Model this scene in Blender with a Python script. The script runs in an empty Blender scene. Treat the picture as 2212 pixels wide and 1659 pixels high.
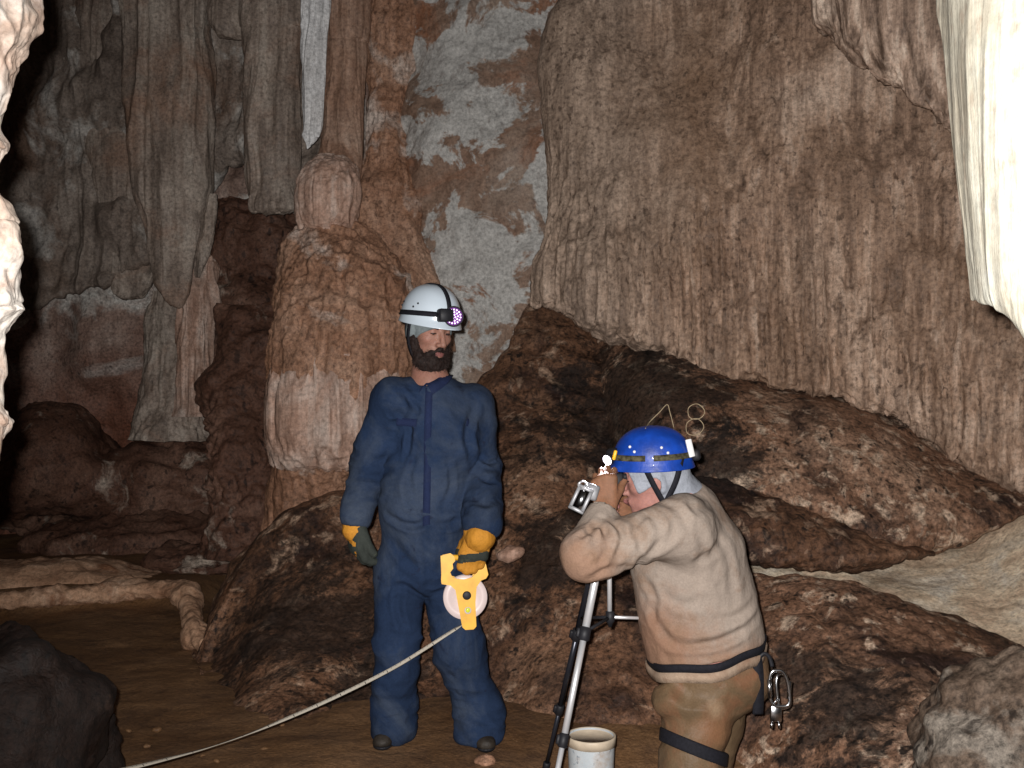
import bpy, math, random
import numpy as np
from mathutils import Vector, Matrix

# ------------------------------------------------------------------ camera, world, flash
SC = bpy.context.scene
CAMZ = 1.41
F = 2237.0
cam_d = bpy.data.cameras.new('camera')
cam = bpy.data.objects.new('camera', cam_d); SC.collection.objects.link(cam)
cam.location = (0, 0, CAMZ); cam.rotation_euler = (math.radians(90), 0, 0)
cam_d.sensor_width = 36.0; cam_d.lens = 36.0 * F / 2212.0
cam_d.clip_start = 0.05; cam_d.clip_end = 100
SC.camera = cam
w = bpy.data.worlds.new('World'); SC.world = w; w.use_nodes = True
bg = w.node_tree.nodes['Background']
bg.inputs[0].default_value = (0.85, 0.72, 0.64, 1); bg.inputs[1].default_value = 0.035
SC.view_settings.view_transform = 'Standard'; SC.view_settings.look = 'None'
SC.view_settings.exposure = 0.15; SC.view_settings.gamma = 1.0
SC.render.film_transparent = False
SC.cycles.max_bounces = 5; SC.cycles.diffuse_bounces = 2; SC.cycles.glossy_bounces = 3
SC.cycles.use_denoising = True
# the photographer's flash: the one light of a cave picture, a few cm up and left of the lens
fl_d = bpy.data.lights.new('camera_flash', 'SPOT'); fl_d.energy = 720.0
fl_d.shadow_soft_size = 0.012; fl_d.spot_size = math.radians(92); fl_d.spot_blend = 0.9
fl_d.color = (1.0, 0.97, 0.95)
fl = bpy.data.objects.new('camera_flash', fl_d); SC.collection.objects.link(fl)
fl.location = (-0.036, 0.0, CAMZ + 0.034); fl.rotation_euler = (math.radians(91.5), 0, math.radians(-4))

# ------------------------------------------------------------------ helpers
def P(X, Y, d):
    return np.array([(X - 1106.0) / F * d, d, CAMZ + (829.5 - Y) / F * d])
def PA(a):
    a = np.asarray(a, float); d = a[..., 2]
    return np.stack([(a[..., 0] - 1106.0) / F * d, d, CAMZ + (829.5 - a[..., 1]) / F * d], -1)
def nrm(v):
    v = np.asarray(v, float); return v / (np.linalg.norm(v) + 1e-12)

def _hash(ix, iy, iz, seed):
    h = (ix.astype(np.int64) * 374761393 + iy.astype(np.int64) * 668265263 + iz.astype(np.int64) * 1274126177 + seed * 974634721) & 0xffffffff
    h = ((h ^ (h >> 13)) * 1103515245) & 0xffffffff
    h = ((h ^ (h >> 16)) * 668265263) & 0xffffffff
    return ((h ^ (h >> 15)) & 0xffffff) / float(0xffffff)
def vnoise(p, seed=0):
    i = np.floor(p).astype(np.int64); f = p - i
    f = f * f * f * (f * (f * 6 - 15) + 10)
    x, y, z = i[:, 0], i[:, 1], i[:, 2]; u, v, t = f[:, 0], f[:, 1], f[:, 2]
    r = 0
    for a in (0, 1):
        for b in (0, 1):
            for c in (0, 1):
                r = r + _hash(x + a, y + b, z + c, seed) * (u if a else 1 - u) * (v if b else 1 - v) * (t if c else 1 - t)
    return r * 2 - 1
def fbm(p, scale=1.0, octv=4, seed=0, gain=0.5, st=(1, 1, 1)):
    q = p * (np.asarray(st, float) * scale); s = 0; a = 1.0; n = 0
    for k in range(octv):
        s = s + a * vnoise(q, seed + k * 17); n += a; a *= gain; q = q * 2.03 + 11.3
    return s / n
def ridged(p, scale=1.0, octv=3, seed=0, st=(1, 1, 1)):
    q = p * (np.asarray(st, float) * scale); s = 0; a = 1.0; n = 0
    for k in range(octv):
        s = s + a * (1 - np.abs(vnoise(q, seed + k * 13))); n += a; a *= 0.5; q = q * 2.1 + 7.7
    return s / n * 2 - 1
def worley(p, scale=1.0, seed=0, st=(1, 1, 1)):
    q = p * (np.asarray(st, float) * scale); i = np.floor(q).astype(np.int64); best = np.full(len(q), 9.0)
    for a in (-1, 0, 1):
        for b in (-1, 0, 1):
            for c in (-1, 0, 1):
                x, y, z = i[:, 0] + a, i[:, 1] + b, i[:, 2] + c
                d = (x + _hash(x, y, z, seed) - q[:, 0]) ** 2 + (y + _hash(x, y, z, seed + 5) - q[:, 1]) ** 2 + (z + _hash(x, y, z, seed + 9) - q[:, 2]) ** 2
                best = np.minimum(best, d)
    return np.sqrt(best)

def mesh_np(name, V, Q, mat, parent=None, smooth=True, mats=None, mi=None):
    """link V (n,3) and Q (m,3|4) as ONE mesh object; vertices are given in world space"""
    me = bpy.data.meshes.new(name)
    V = np.asarray(V, np.float32)
    if parent is not None:
        V = V - np.array(root_loc(parent), np.float32)
    if isinstance(Q, np.ndarray) and Q.ndim == 2:
        m, k = Q.shape
        me.vertices.add(len(V)); me.vertices.foreach_set('co', V.ravel())
        me.loops.add(m * k); me.loops.foreach_set('vertex_index', Q.astype(np.int32).ravel())
        me.polygons.add(m); me.polygons.foreach_set('loop_start', np.arange(0, m * k, k, dtype=np.int32))
        me.polygons.foreach_set('loop_total', np.full(m, k, np.int32))
        me.update(calc_edges=True); me.validate()
    else:
        me.from_pydata([tuple(map(float, v)) for v in V], [], [tuple(int(i) for i in f) for f in Q]); me.update()
    for m_ in (mats or [mat]): me.materials.append(m_)
    if mi is not None: me.polygons.foreach_set('material_index', np.asarray(mi, np.int32))
    me.polygons.foreach_set('use_smooth', np.full(len(me.polygons), smooth)); me.update()
    o = bpy.data.objects.new(name, me); SC.collection.objects.link(o)
    if parent is not None: o.parent = parent
    return o
def root_loc(o):
    l = Vector((0, 0, 0))
    while o is not None: l = l + o.location; o = o.parent
    return l
def tag(o, label=None, cat=None, group=None, kind=None):
    if label: o['label'] = label
    if cat: o['category'] = cat
    if group: o['group'] = group
    if kind: o['kind'] = kind
    return o
def thing(name, loc, label, cat, group=None):
    o = bpy.data.objects.new(name, None); SC.collection.objects.link(o); o.empty_display_size = 0.1
    o.location = [float(c) for c in loc]
    return tag(o, label, cat, group)

def normals_of(V, Q):
    if Q.shape[1] == 4: n = np.cross(V[Q[:, 2]] - V[Q[:, 0]], V[Q[:, 3]] - V[Q[:, 1]])
    else: n = np.cross(V[Q[:, 1]] - V[Q[:, 0]], V[Q[:, 2]] - V[Q[:, 0]])
    N = np.zeros_like(V)
    for k in range(Q.shape[1]):
        for c in range(3): N[:, c] += np.bincount(Q[:, k], n[:, c], len(V))
    return N / (np.linalg.norm(N, axis=1, keepdims=True) + 1e-12)
def grid_faces(nr, nc, wrap=False):
    r = np.arange(nr - 1)[:, None]; c = np.arange(nc if wrap else nc - 1)[None, :]; c2 = (c + 1) % nc
    return np.stack([r * nc + c, r * nc + c2, (r + 1) * nc + c2, (r + 1) * nc + c], -1).reshape(-1, 4)
def crom(A, n, axis=0):
    """Catmull-Rom resample of control rows (uniform parameter)"""
    A = np.moveaxis(np.asarray(A, float), axis, 0); m = len(A)
    t = np.linspace(0, m - 1, n); i = np.minimum(t.astype(int), m - 2); f = (t - i).reshape((-1,) + (1,) * (A.ndim - 1))
    p1, p2 = A[i], A[i + 1]; p0 = A[np.maximum(i - 1, 0)]; p3 = A[np.minimum(i + 2, m - 1)]
    B = 0.5 * (2 * p1 + (p2 - p0) * f + (2 * p0 - 5 * p1 + 4 * p2 - p3) * f * f + (3 * p1 - p0 - 3 * p2 + p3) * f ** 3)
    return np.moveaxis(B, 0, axis)
def resamp(pts, n):
    """pixel polyline -> n points evenly along it"""
    a = np.asarray(pts, float); s = np.r_[0, np.cumsum(np.linalg.norm(np.diff(a[:, :2], axis=0), axis=1))]
    t = np.linspace(0, s[-1], n)
    return np.stack([np.interp(t, s, a[:, k]) for k in range(a.shape[1])], -1)

def sheet(name, ctrl, nr, nc, mat, disp=None, curl=None, world=False, parent=None, jag=None):
    """rock face from a grid of control points (pixel X, pixel Y, depth), rounded back at its free edges, then displaced"""
    W = np.asarray(ctrl, float) if world else PA(ctrl)
    curl = curl or {}
    def back(row, amt, tuck=(0, 0, 0)):
        d = row - np.array([0, 0, CAMZ]); d = d / np.maximum(d[..., 1:2], .3)   # away from the chamber, so the rounded edge folds behind itself
        return row + amt * d + abs(amt) * np.array(tuck)
    if 'top' in curl: W = np.concatenate([back(W[:1], curl['top'], (0, 0, -.25)), back(W[:1], curl['top'] * .25), W], 0)
    if 'bottom' in curl: W = np.concatenate([W, back(W[-1:], curl['bottom'] * .25), back(W[-1:], curl['bottom'], (0, 0, .2))], 0)
    if 'left' in curl: W = np.concatenate([back(W[:, :1], curl['left'], (.2, 0, 0)), back(W[:, :1], curl['left'] * .25), W], 1)
    if 'right' in curl: W = np.concatenate([W, back(W[:, -1:], curl['right'] * .25), back(W[:, -1:], curl['right'], (-.2, 0, 0))], 1)
    G = crom(crom(W, nr, 0), nc, 1)
    if jag:
        q = G[-1].copy(); q[:, 2] *= 0; e = jag[0] * (np.abs(vnoise(q * jag[1], 77)) * 2 - .6 + .6 * vnoise(q * jag[1] * .3, 78))
        G[:, :, 2] -= e[None, :] * np.clip((np.arange(nr) / nr - .66) / .12, 0, 1)[:, None]
    V = G.reshape(-1, 3); Q = grid_faces(nr, nc)[:, ::-1]
    N = normals_of(V, Q)
    c = np.array([0, 0, CAMZ])
    if np.mean(np.sum(N * (c - V), 1)) < 0: N = -N; Q = Q[:, ::-1]
    if disp is not None: V = V + N * disp(V, N)[:, None]
    return mesh_np(name, V, Q, mat, parent)
def ruled(top, bot, ncol, nrow, bulge=(0, 0, 0), power=1.0):
    """control grid between two pixel polylines, bulged in world space"""
    T = PA(resamp(top, ncol)); B = PA(resamp(bot, ncol)); rows = []
    for k in range(nrow):
        t = (k / (nrow - 1)) ** power
        rows.append(T * (1 - t) + B * t + np.array(bulge) * math.sin(math.pi * (k / (nrow - 1))))
    return np.array(rows)
def loft(name, rows, mat, disp=None, ratio=1.0, nu=96, nv=160, closed=(True, True), parent=None, sq=1.0):
    """column-like rock: rows are (X left, X right, Y, depth); round in plan"""
    W = []
    for r in rows:
        XL, XR, Y, d = r[:4]; rt = r[4] if len(r) > 4 else ratio
        c = P((XL + XR) / 2, Y, d); a = (XR - XL) / 2 / F * d
        W.append([c[0], c[1], c[2], a, a * rt])
    W = crom(np.array(W), nv, 0); th = np.linspace(0, 2 * math.pi, nu, endpoint=False)
    ct, st = np.cos(th), np.sin(th)
    ct = np.sign(ct) * np.abs(ct) ** sq; st = np.sign(st) * np.abs(st) ** sq
    W[:, 3:] = np.maximum(W[:, 3:], 0.002)
    G = np.stack([W[:, 0:1] + W[:, 3:4] * ct, W[:, 1:2] - W[:, 4:5] * st, np.repeat(W[:, 2:3], nu, 1)], -1)
    V = G.reshape(-1, 3); Q = grid_faces(nv, nu, True)[:, ::-1]
    N = normals_of(V, Q)
    ctr = np.repeat(W[:, :3], nu, 0)
    if np.mean(np.sum(N * (V - ctr), 1)) < 0: N = -N; Q = Q[:, ::-1]
    if disp is not None: V = V + N * disp(V, N)[:, None]
    caps = []
    n0 = len(V); V = np.concatenate([V, [V[:nu].mean(0)], [V[(nv - 1) * nu:nv * nu].mean(0)]])
    k = np.arange(nu); k2 = (k + 1) % nu
    T1 = np.stack([k2, k, np.full(nu, n0), np.full(nu, n0)], -1)[:, :3]
    b = (nv - 1) * nu
    T2 = np.stack([b + k, b + k2, np.full(nu, n0 + 1)], -1)
    return mesh_np(name, V, [*map(tuple, Q.tolist()), *map(tuple, T1.tolist()), *map(tuple, T2.tolist())], mat, parent)
def boulder(name, c, rad, mat, disp, nu=120, nv=80, rot=0.0):
    th = np.linspace(0, 2 * math.pi, nu, endpoint=False); ph = np.linspace(-math.pi / 2 + .02, math.pi / 2 - .02, nv)
    cs = np.cos(ph)[:, None]
    G = np.stack([cs * np.cos(th) * rad[0], cs * np.sin(th) * rad[1], np.repeat(np.sin(ph)[:, None], nu, 1) * rad[2]], -1).reshape(-1, 3)
    R = np.array(Matrix.Rotation(rot, 3, 'Y')); G = G @ R.T
    V = G + np.asarray(c); Q = grid_faces(nv, nu, True); N = normals_of(V, Q)
    if np.mean(np.sum(N * G, 1)) < 0: N = -N; Q = Q[:, ::-1]
    V = V + N * disp(V, N)[:, None]
    return mesh_np(name, V, Q, mat)

# ------------------------------------------------------------------ materials
def srgb(r, g, b, k=1.0):
    f = lambda c: min(.95, k * (c / 12.92 if c <= .04045 else ((c + .055) / 1.055) ** 2.4))
    return (f(r / 255), f(g / 255), f(b / 255), 1)
class NT:
    def __init__(s, name):
        s.m = bpy.data.materials.new(name); s.m.use_nodes = True; s.t = s.m.node_tree; s.n = s.t.nodes
        s.b = s.n['Principled BSDF']; s.co = s.n.new('ShaderNodeTexCoord').outputs['Object']
    def link(s, a, b): s.t.links.new(a, b)
    def val(s, sock, v):
        if hasattr(v, 'node'): s.link(v, sock)
        else: sock.default_value = v
    def map(s, scale=(1, 1, 1), loc=(0, 0, 0), rot=(0, 0, 0), src=None):
        n = s.n.new('ShaderNodeMapping'); s.link(src or s.co, n.inputs[0])
        n.inputs['Scale'].default_value = scale; n.inputs['Location'].default_value = loc; n.inputs['Rotation'].default_value = rot
        return n.outputs[0]
    def noise(s, scale, detail=6, rough=.55, vec=None, dist=0.0):
        n = s.n.new('ShaderNodeTexNoise'); s.link(vec or s.co, n.inputs['Vector'])
        n.inputs['Scale'].default_value = scale; n.inputs['Detail'].default_value = detail
        n.inputs['Roughness'].default_value = rough; n.inputs['Distortion'].default_value = dist
        return n.outputs['Fac']
    def voro(s, scale, vec=None, feature='F1', rnd=1.0):
        n = s.n.new('ShaderNodeTexVoronoi'); n.feature = feature; s.link(vec or s.co, n.inputs['Vector'])
        n.inputs['Scale'].default_value = scale; n.inputs['Randomness'].default_value = rnd
        return n.outputs['Distance']
    def ramp(s, fac, stops, interp='LINEAR'):
        n = s.n.new('ShaderNodeValToRGB'); s.link(fac, n.inputs[0]); cr = n.color_ramp; cr.interpolation = interp
        while len(cr.elements) < len(stops): cr.elements.new(.5)
        for e, (p, c) in zip(cr.elements, stops):
            e.position = p; e.color = c if not isinstance(c, (int, float)) else (c, c, c, 1)
        return n.outputs['Color']
    def mix(s, f, a, b, mode='MIX'):
        n = s.n.new('ShaderNodeMix'); n.data_type = 'RGBA'; n.blend_type = mode
        s.val(n.inputs['Factor'], f); s.val(n.inputs['A'], a); s.val(n.inputs['B'], b); return n.outputs['Result']
    def math(s, op, a, b=0.0, clamp=False):
        n = s.n.new('ShaderNodeMath'); n.operation = op; n.use_clamp = clamp; s.val(n.inputs[0], a); s.val(n.inputs[1], b); return n.outputs[0]
    def sep(s, i): 
        n = s.n.new('ShaderNodeSeparateXYZ'); s.link(s.co, n.inputs[0]); return n.outputs[i]
    def bump(s, h, strength=.5, dist=.01, prev=None):
        n = s.n.new('ShaderNodeBump'); s.link(h, n.inputs['Height']); n.inputs['Strength'].default_value = strength
        n.inputs['Distance'].default_value = dist
        if prev is not None: s.link(prev, n.inputs['Normal'])
        return n.outputs[0]
    def done(s, col, rough=.7, normal=None, spec=.3, metal=0.0, **kw):
        s.val(s.b.inputs['Base Color'], col); s.val(s.b.inputs['Roughness'], rough)
        s.b.inputs['Specular IOR Level'].default_value = spec; s.b.inputs['Metallic'].default_value = metal
        for k, v in kw.items(): s.b.inputs[k.replace('_', ' ')].default_value = v
        if normal is not None: s.link(normal, s.b.inputs['Normal'])
        return s.m
def plain(name, col, rough=.5, spec=.4, metal=0.0, var=.15, scale=20, bumpd=.0, **kw):
    t = NT(name); c = col if len(col) == 4 else (*col, 1)
    d = tuple(x * (1 - var) for x in c[:3]) + (1,); l = tuple(min(1, x * (1 + var)) for x in c[:3]) + (1,)
    n = t.noise(scale, 5)
    col_ = t.ramp(n, [(.3, d), (.7, l)])
    nr = t.bump(t.noise(scale * 4, 4), .4, bumpd) if bumpd else None
    return t.done(col_, rough, nr, spec, metal, **kw)
def rock(name, cols, dark, scale=1.3, streak=.4, sfreq=9, pits=.5, pscale=38, patch=None, pthr=(.5, .56), pfreq=1.6, grain=.5, bumpd=.012, rough=.72,
         dirt=None, dthr=(.45, .7), dfreq=1.1, mud=None, mudz=(.6, 1.6), spec=.35, k=1.0, cov=(.34, .54), stains=(), side=None):
    """layered cave rock: broad tone, drip streaks, calcite patches, dirt, pits, grain"""
    t = NT(name); c = [srgb(*q, k) for q in cols]
    warp = t.noise(scale, 8, .62, dist=.6)
    col = t.ramp(warp, [(.28, c[0]), (.5, c[1]), (.72, c[2])])
    sv = t.map((sfreq, sfreq, sfreq * .05)); sn = t.noise(1.0, 7, .62, sv, .3)
    lo = tuple(x * .55 for x in c[0][:3]) + (1,)
    col = t.mix(t.math('MULTIPLY', t.ramp(sn, [(.40, 1.0), (.56, 0.0)]), streak), col, lo)
    col = t.mix(t.math('MULTIPLY', t.ramp(sn, [(.55, 0.0), (.70, 1.0)]), streak * .8), col, c[2])
    if dirt:
        dn = t.noise(dfreq, 9, .66, dist=.8)
        col = t.mix(t.ramp(dn, [(dthr[0], 0.0), (dthr[1], 1.0)]), col, srgb(*dirt, k))
    if patch:
        pn = t.noise(pfreq, 10, .62, dist=.5)
        pm = t.ramp(pn, [(pthr[0], 0.0), (pthr[1], 1.0)])
        pc = t.mix(t.noise(14, 6), srgb(*patch, k), tuple(x * .7 for x in srgb(*patch, k)[:3]) + (1,))
        col = t.mix(pm, col, pc)
    if mud:
        z = t.math('ADD', t.sep(2), t.math('MULTIPLY', t.math('SUBTRACT', t.noise(1.2, 7, .6), .5), 1.6))
        mr = t.n.new('ShaderNodeMapRange'); t.link(z, mr.inputs[0]); mr.inputs[1].default_value = mudz[0]; mr.inputs[2].default_value = mudz[1]
        mr.inputs[3].default_value = 1; mr.inputs[4].default_value = 0
        col = t.mix(mr.outputs[0], col, srgb(*mud, k))
    # pits and grime specks, clustered
    if side:   # the drip-washed greyer part of the face, with its own uneven border
        mr = t.n.new('ShaderNodeMapRange'); t.link(t.math('ADD', t.sep(0), t.math('MULTIPLY', t.math('SUBTRACT', t.noise(1.1, 7, .6), .5), 1.4)), mr.inputs[0])
        mr.inputs[1].default_value = side[0]; mr.inputs[2].default_value = side[1]; mr.inputs[3].default_value = side[3]; mr.inputs[4].default_value = 0
        col = t.mix(mr.outputs[0], col, t.mix(t.ramp(sn, [(.4, 0.0), (.6, 1.0)]), srgb(*[v * .72 for v in side[2]], k), srgb(*side[2], k)))
    for (c_, r_, cc) in stains:
        d = t.n.new('ShaderNodeVectorMath'); d.operation = 'DISTANCE'; t.link(t.co, d.inputs[0]); d.inputs[1].default_value = [float(v) for v in c_]
        q = t.math('ADD', d.outputs['Value'], t.math('MULTIPLY', t.math('SUBTRACT', t.noise(4.2, 12, .78, dist=.5), .5), r_ * 4.6))
        mr = t.n.new('ShaderNodeMapRange'); t.link(q, mr.inputs[0]); mr.inputs[1].default_value = r_ * .62; mr.inputs[2].default_value = r_ * .95; mr.inputs[3].default_value = .85; mr.inputs[4].default_value = 0
        col = t.mix(mr.outputs[0], col, srgb(*cc, k))
    cl = t.ramp(t.noise(2.1, 6, .6), [(cov[0], 0.0), (cov[1], 1.0)])
    pit = t.math('MULTIPLY', t.ramp(t.noise(pscale * .8, 4, .55, t.map((1, 1, .62)), .25), [(.57, 0.0), (.66, 1.0)]), cl)
    pit = t.math('MAXIMUM', pit, t.math('MULTIPLY', t.ramp(t.noise(pscale * .36, 6, .62, t.map((1, 1, .7), (5, 2, 1)), .4), [(.60, 0.0), (.66, .85)]), t.ramp(t.noise(1.3, 5, .6, t.map((1, 1, 1), (9, 4, 2))), [(.44, 0.0), (.6, 1.0)])))
    col = t.mix(t.math('MULTIPLY', pit, pits), col, srgb(*dark, k))
    fn = t.noise(46, 7, .75); fl_ = t.ramp(fn, [(.34, 1 - grain * .85), (.5, 1.0), (.66, 1 + grain * .75)])
    col = t.mix(1.0, col, fl_, 'MULTIPLY')
    b = t.bump(sn, .5 * streak, .03)
    b = t.bump(t.noise(17, 8, .65), .8, bumpd, b)
    b = t.bump(pit, -.6 * min(1, pits + .2), bumpd, b)
    b = t.bump(fn, .6, bumpd * .35, b)
    rg = t.ramp(t.noise(6, 5), [(.35, rough - .22), (.65, rough + .1)])
    return t.done(col, rg, b, spec)
# ------------------------------------------------------------------ the cave
SK = (30, 23, 20)
SK2 = (50, 38, 31)
SOOT = [(P(1370, 850, 5.8), .70, SK), (P(1180, 1180, 5.0), .40, SK), (P(1560, 1000, 5.3), .25, SK), (P(1850, 1600, 3.75), .32, SK), (P(1720, 1480, 4.1), .2, SK2), (P(640, 1300, 5.1), .60, SK2), (P(780, 1480, 4.6), .35, SK2)]
M_wall = rock('grey_cave_wall', [(92, 70, 60), (128, 110, 100), (150, 142, 134)], (46, 34, 30), 1.0, .35, 6, .5, 30, patch=(186, 182, 176), pthr=(.545, .60), pfreq=.9,
              mud=(92, 58, 44), mudz=(.9, 2.3), dirt=(96, 70, 58), dthr=(.52, .68), k=2.0, grain=0.7)
M_pale = rock('pale_calcite_wall', [(128, 98, 80), (150, 124, 106), (172, 156, 142)], (84, 62, 54), 1.6, .25, 7, .35, 26, patch=(208, 206, 201),
              dirt=(150, 102, 74), dthr=(.50, .64), dfreq=1.4, bumpd=.016, k=.95, pfreq=2.3, pthr=(.475, .505), grain=0.5)
M_flow = rock('brown_flowstone', [(115, 92, 76), (141, 117, 99), (170, 151, 135)], (48, 35, 27), 1.0, .8, 17, .7, 40, dirt=(110, 88, 71), dthr=(.46, .66), dfreq=.5, side=(.5, 1.15, (150, 134, 120), .55), bumpd=.012, k=1.85, grain=.6)
M_bank = rock('dark_brown_bank', [(90, 62, 44), (120, 86, 64), (150, 116, 92)], (24, 18, 15), 1.7, .12, 6, .9, 30, patch=(182, 152, 128), pthr=(.56, .66), pfreq=7, stains=SOOT,
              dirt=(48, 32, 26), dthr=(.47, .62), dfreq=1.5, bumpd=.022, k=1.0, grain=1.0)
M_lobe = rock('mottled_lobe_rock', [(100, 70, 51), (130, 97, 76), (170, 139, 116)], (24, 18, 15), 2.0, .12, 6, .95, 32, patch=(206, 180, 156), pthr=(.54, .64), pfreq=9, stains=SOOT,
              dirt=(52, 36, 30), dthr=(.49, .62), dfreq=1.7, bumpd=.022, k=1.15, grain=1.0)
M_red = rock('red_stalagmite_rock', [(122, 86, 64), (150, 113, 90), (182, 150, 128)], (60, 40, 31), 1.6, .35, 9, .55, 36, patch=(206, 190, 178), pthr=(.58, .68), pfreq=1.5, bumpd=.016, k=1.22, grain=0.7)
M_stal = rock('grey_stalactite_rock', [(96, 82, 72), (126, 114, 104), (150, 142, 132)], (52, 42, 38), 1.3, .6, 10, .25, 40, dirt=(118, 92, 76), dthr=(.5, .68), bumpd=.008, k=1.75, grain=0.6)
M_lcur = rock('grey_rippled_rock', [(86, 74, 66), (114, 103, 94), (140, 130, 121)], (44, 36, 31), 1.5, .35, 8, .5, 30, patch=(164, 160, 154), pthr=(.54, .62), pfreq=1.8, dirt=(96, 78, 66), dthr=(.5, .66), bumpd=.016, grain=.6, k=1.75)
M_fring = rock('striped_flowstone', [(108, 88, 74), (148, 126, 110), (190, 172, 156)], (50, 38, 30), 1.2, 1.0, 15, .4, 40, bumpd=.010, k=1.9, grain=.5)
M_brownst = rock('brown_column_rock', [(124, 92, 74), (156, 124, 104), (180, 158, 142)], (80, 56, 46), 1.3, .6, 10, .3, 40, bumpd=.010, k=1.1)
M_cap = rock('cream_cap_rock', [(168, 128, 106), (192, 160, 142), (214, 198, 186)], (110, 72, 56), 2.2, .6, 16, .2, 40, bumpd=.008)
M_white = rock('white_calcite', [(196, 194, 192), (218, 218, 218), (236, 236, 236)], (150, 140, 130), 2.5, .35, 14, .15, 40, bumpd=.006)
M_near = rock('cream_near_rock', [(150, 122, 104), (172, 150, 134), (192, 178, 164)], (98, 66, 58), 6, .2, 26, .35, 40, patch=(196, 188, 178), pthr=(.5, .6), pfreq=5, bumpd=.005, grain=.35, k=.62)
M_drape = rock('white_drapery_rock', [(170, 158, 138), (196, 190, 172), (208, 208, 196)], (140, 112, 92), 3, .5, 20, .35, 55, bumpd=.003, grain=.2, k=.60)
M_slab = rock('pale_tan_slab', [(142, 116, 96), (168, 146, 126), (190, 172, 154)], (80, 60, 48), 2.2, .1, 5, .3, 26, dirt=(124, 108, 90), dthr=(.48, .64), bumpd=.014, k=2.7)
M_rim = rock('tan_rimstone', k=1.55, cols=[(140, 104, 80), (172, 138, 112), (196, 172, 150)], dark=(84, 56, 42), scale=3, streak=.15, sfreq=8, pits=.3, pscale=40, dirt=(124, 86, 62), dthr=(.5, .64), dfreq=3, bumpd=.010)
M_dark = rock('dark_boulder_rock', [(44, 30, 24), (58, 40, 32), (78, 56, 46)], (20, 14, 12), 2.2, .1, 6, .8, 30, patch=(110, 84, 70), pthr=(.62, .72), pfreq=3, bumpd=.02, grain=.7, k=.32)
M_shelf = rock('muddy_shelf_rock', [(64, 42, 32), (84, 58, 46), (112, 86, 72)], (26, 18, 16), 1.5, .2, 6, .8, 26, patch=(170, 156, 142), pthr=(.585, .67), pfreq=2.2, bumpd=.02, grain=.7, k=1.6)

M_bould = rock('pitted_pale_boulder', [(96, 78, 64), (128, 108, 92), (164, 146, 128)], (36, 26, 22), 2.6, .1, 6, .9, 26, patch=(176, 164, 150), pthr=(.52, .6), pfreq=3, bumpd=.02, grain=.8, k=.72)

def mudmat():
    t = NT('brown_mud')
    n = t.noise(1.3, 9, .6, dist=.5); col = t.ramp(n, [(.3, srgb(98, 70, 46)), (.52, srgb(124, 92, 62)), (.72, srgb(146, 112, 80))])
    n2 = t.noise(5.5, 8, .7); col = t.mix(t.ramp(n2, [(.52, 0.0), (.7, .8)]), col, srgb(74, 52, 38))
    pb = t.voro(46); col = t.mix(t.math('MULTIPLY', t.ramp(pb, [(.1, 1.0), (.2, 0.0)]), t.ramp(t.noise(3), [(.5, 0.0), (.6, .7)])), col, srgb(150, 120, 94))
    fn = t.noise(70, 6, .7); col = t.mix(1.0, col, t.ramp(fn, [(.3, .6), (.5, 1.0), (.72, 1.45)]), 'MULTIPLY')
    b = t.bump(t.noise(12, 8, .65), .8, .02); b = t.bump(fn, .6, .006, b)
    return t.done(col, t.ramp(t.noise(4, 6), [(.35, .45), (.6, .8)]), b, .4)
M_mud = mudmat()

def d_rough(a=.12, s=1.2, seed=1, pop=0.0, ps=9):
    def f(V, N):
        r = a * fbm(V, s, 6, seed, .52)
        if pop: r = r + pop * (0.5 - worley(V, ps, seed + 3)) * np.clip(.6 + fbm(V, 1.4, 3, seed + 8), 0, 1)
        return r
    return f
def d_flute(a=.03, s=9, rough=.04, seed=2, zst=.05, big=.0, pop=0.0, ps=14, bigs=1.1, zlo=None):
    def f(V, N):
        q = V + np.stack([.05 * fbm(V, 1.5, 2, seed + 4), .05 * fbm(V, 1.5, 2, seed + 5), 0 * V[:, 0]], -1)
        g = ridged(q, s, 3, seed, (1, 1, zst))
        m = np.clip(.75 + .8 * fbm(V, .9, 2, seed + 6), .15, 1.4)
        if zlo is not None: m = m * np.clip(1.25 - (V[:, 2] - zlo[0]) / (zlo[1] - zlo[0]), .3, 1.25)
        r = a * g * m + rough * fbm(V, 3, 5, seed + 1) + big * fbm(V, bigs, 3, seed + 2)
        if pop: r = r + pop * (.5 - worley(V, ps, seed + 3)) * np.clip(.5 + fbm(V, 1.2, 3, seed + 8), 0, 1)
        return r
    return f

def d_flute2():
    """drip-fluted flowstone: broad folds, fine vertical flutes strongest towards the lower edge, popcorn between"""
    a = d_flute(.040, 5, .045, 51, .05, .16, .022, 22, zlo=(.6, 3.2))
    def f(V, N):
        q = V + np.stack([.02 * fbm(V, 3, 2, 54), .02 * fbm(V, 3, 2, 55), 0 * V[:, 0]], -1)
        edge = 2.05 - .27 * np.clip(V[:, 0] - .2, 0, 5)
        m = np.clip(1.35 - (V[:, 2] - edge + .25 * fbm(V, 1.5, 2, 58)) / .75, .12, 1)
        return a(V, N) + .030 * m * ridged(q, 17, 2, 57, (1, 1, .03))
    return f

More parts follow.
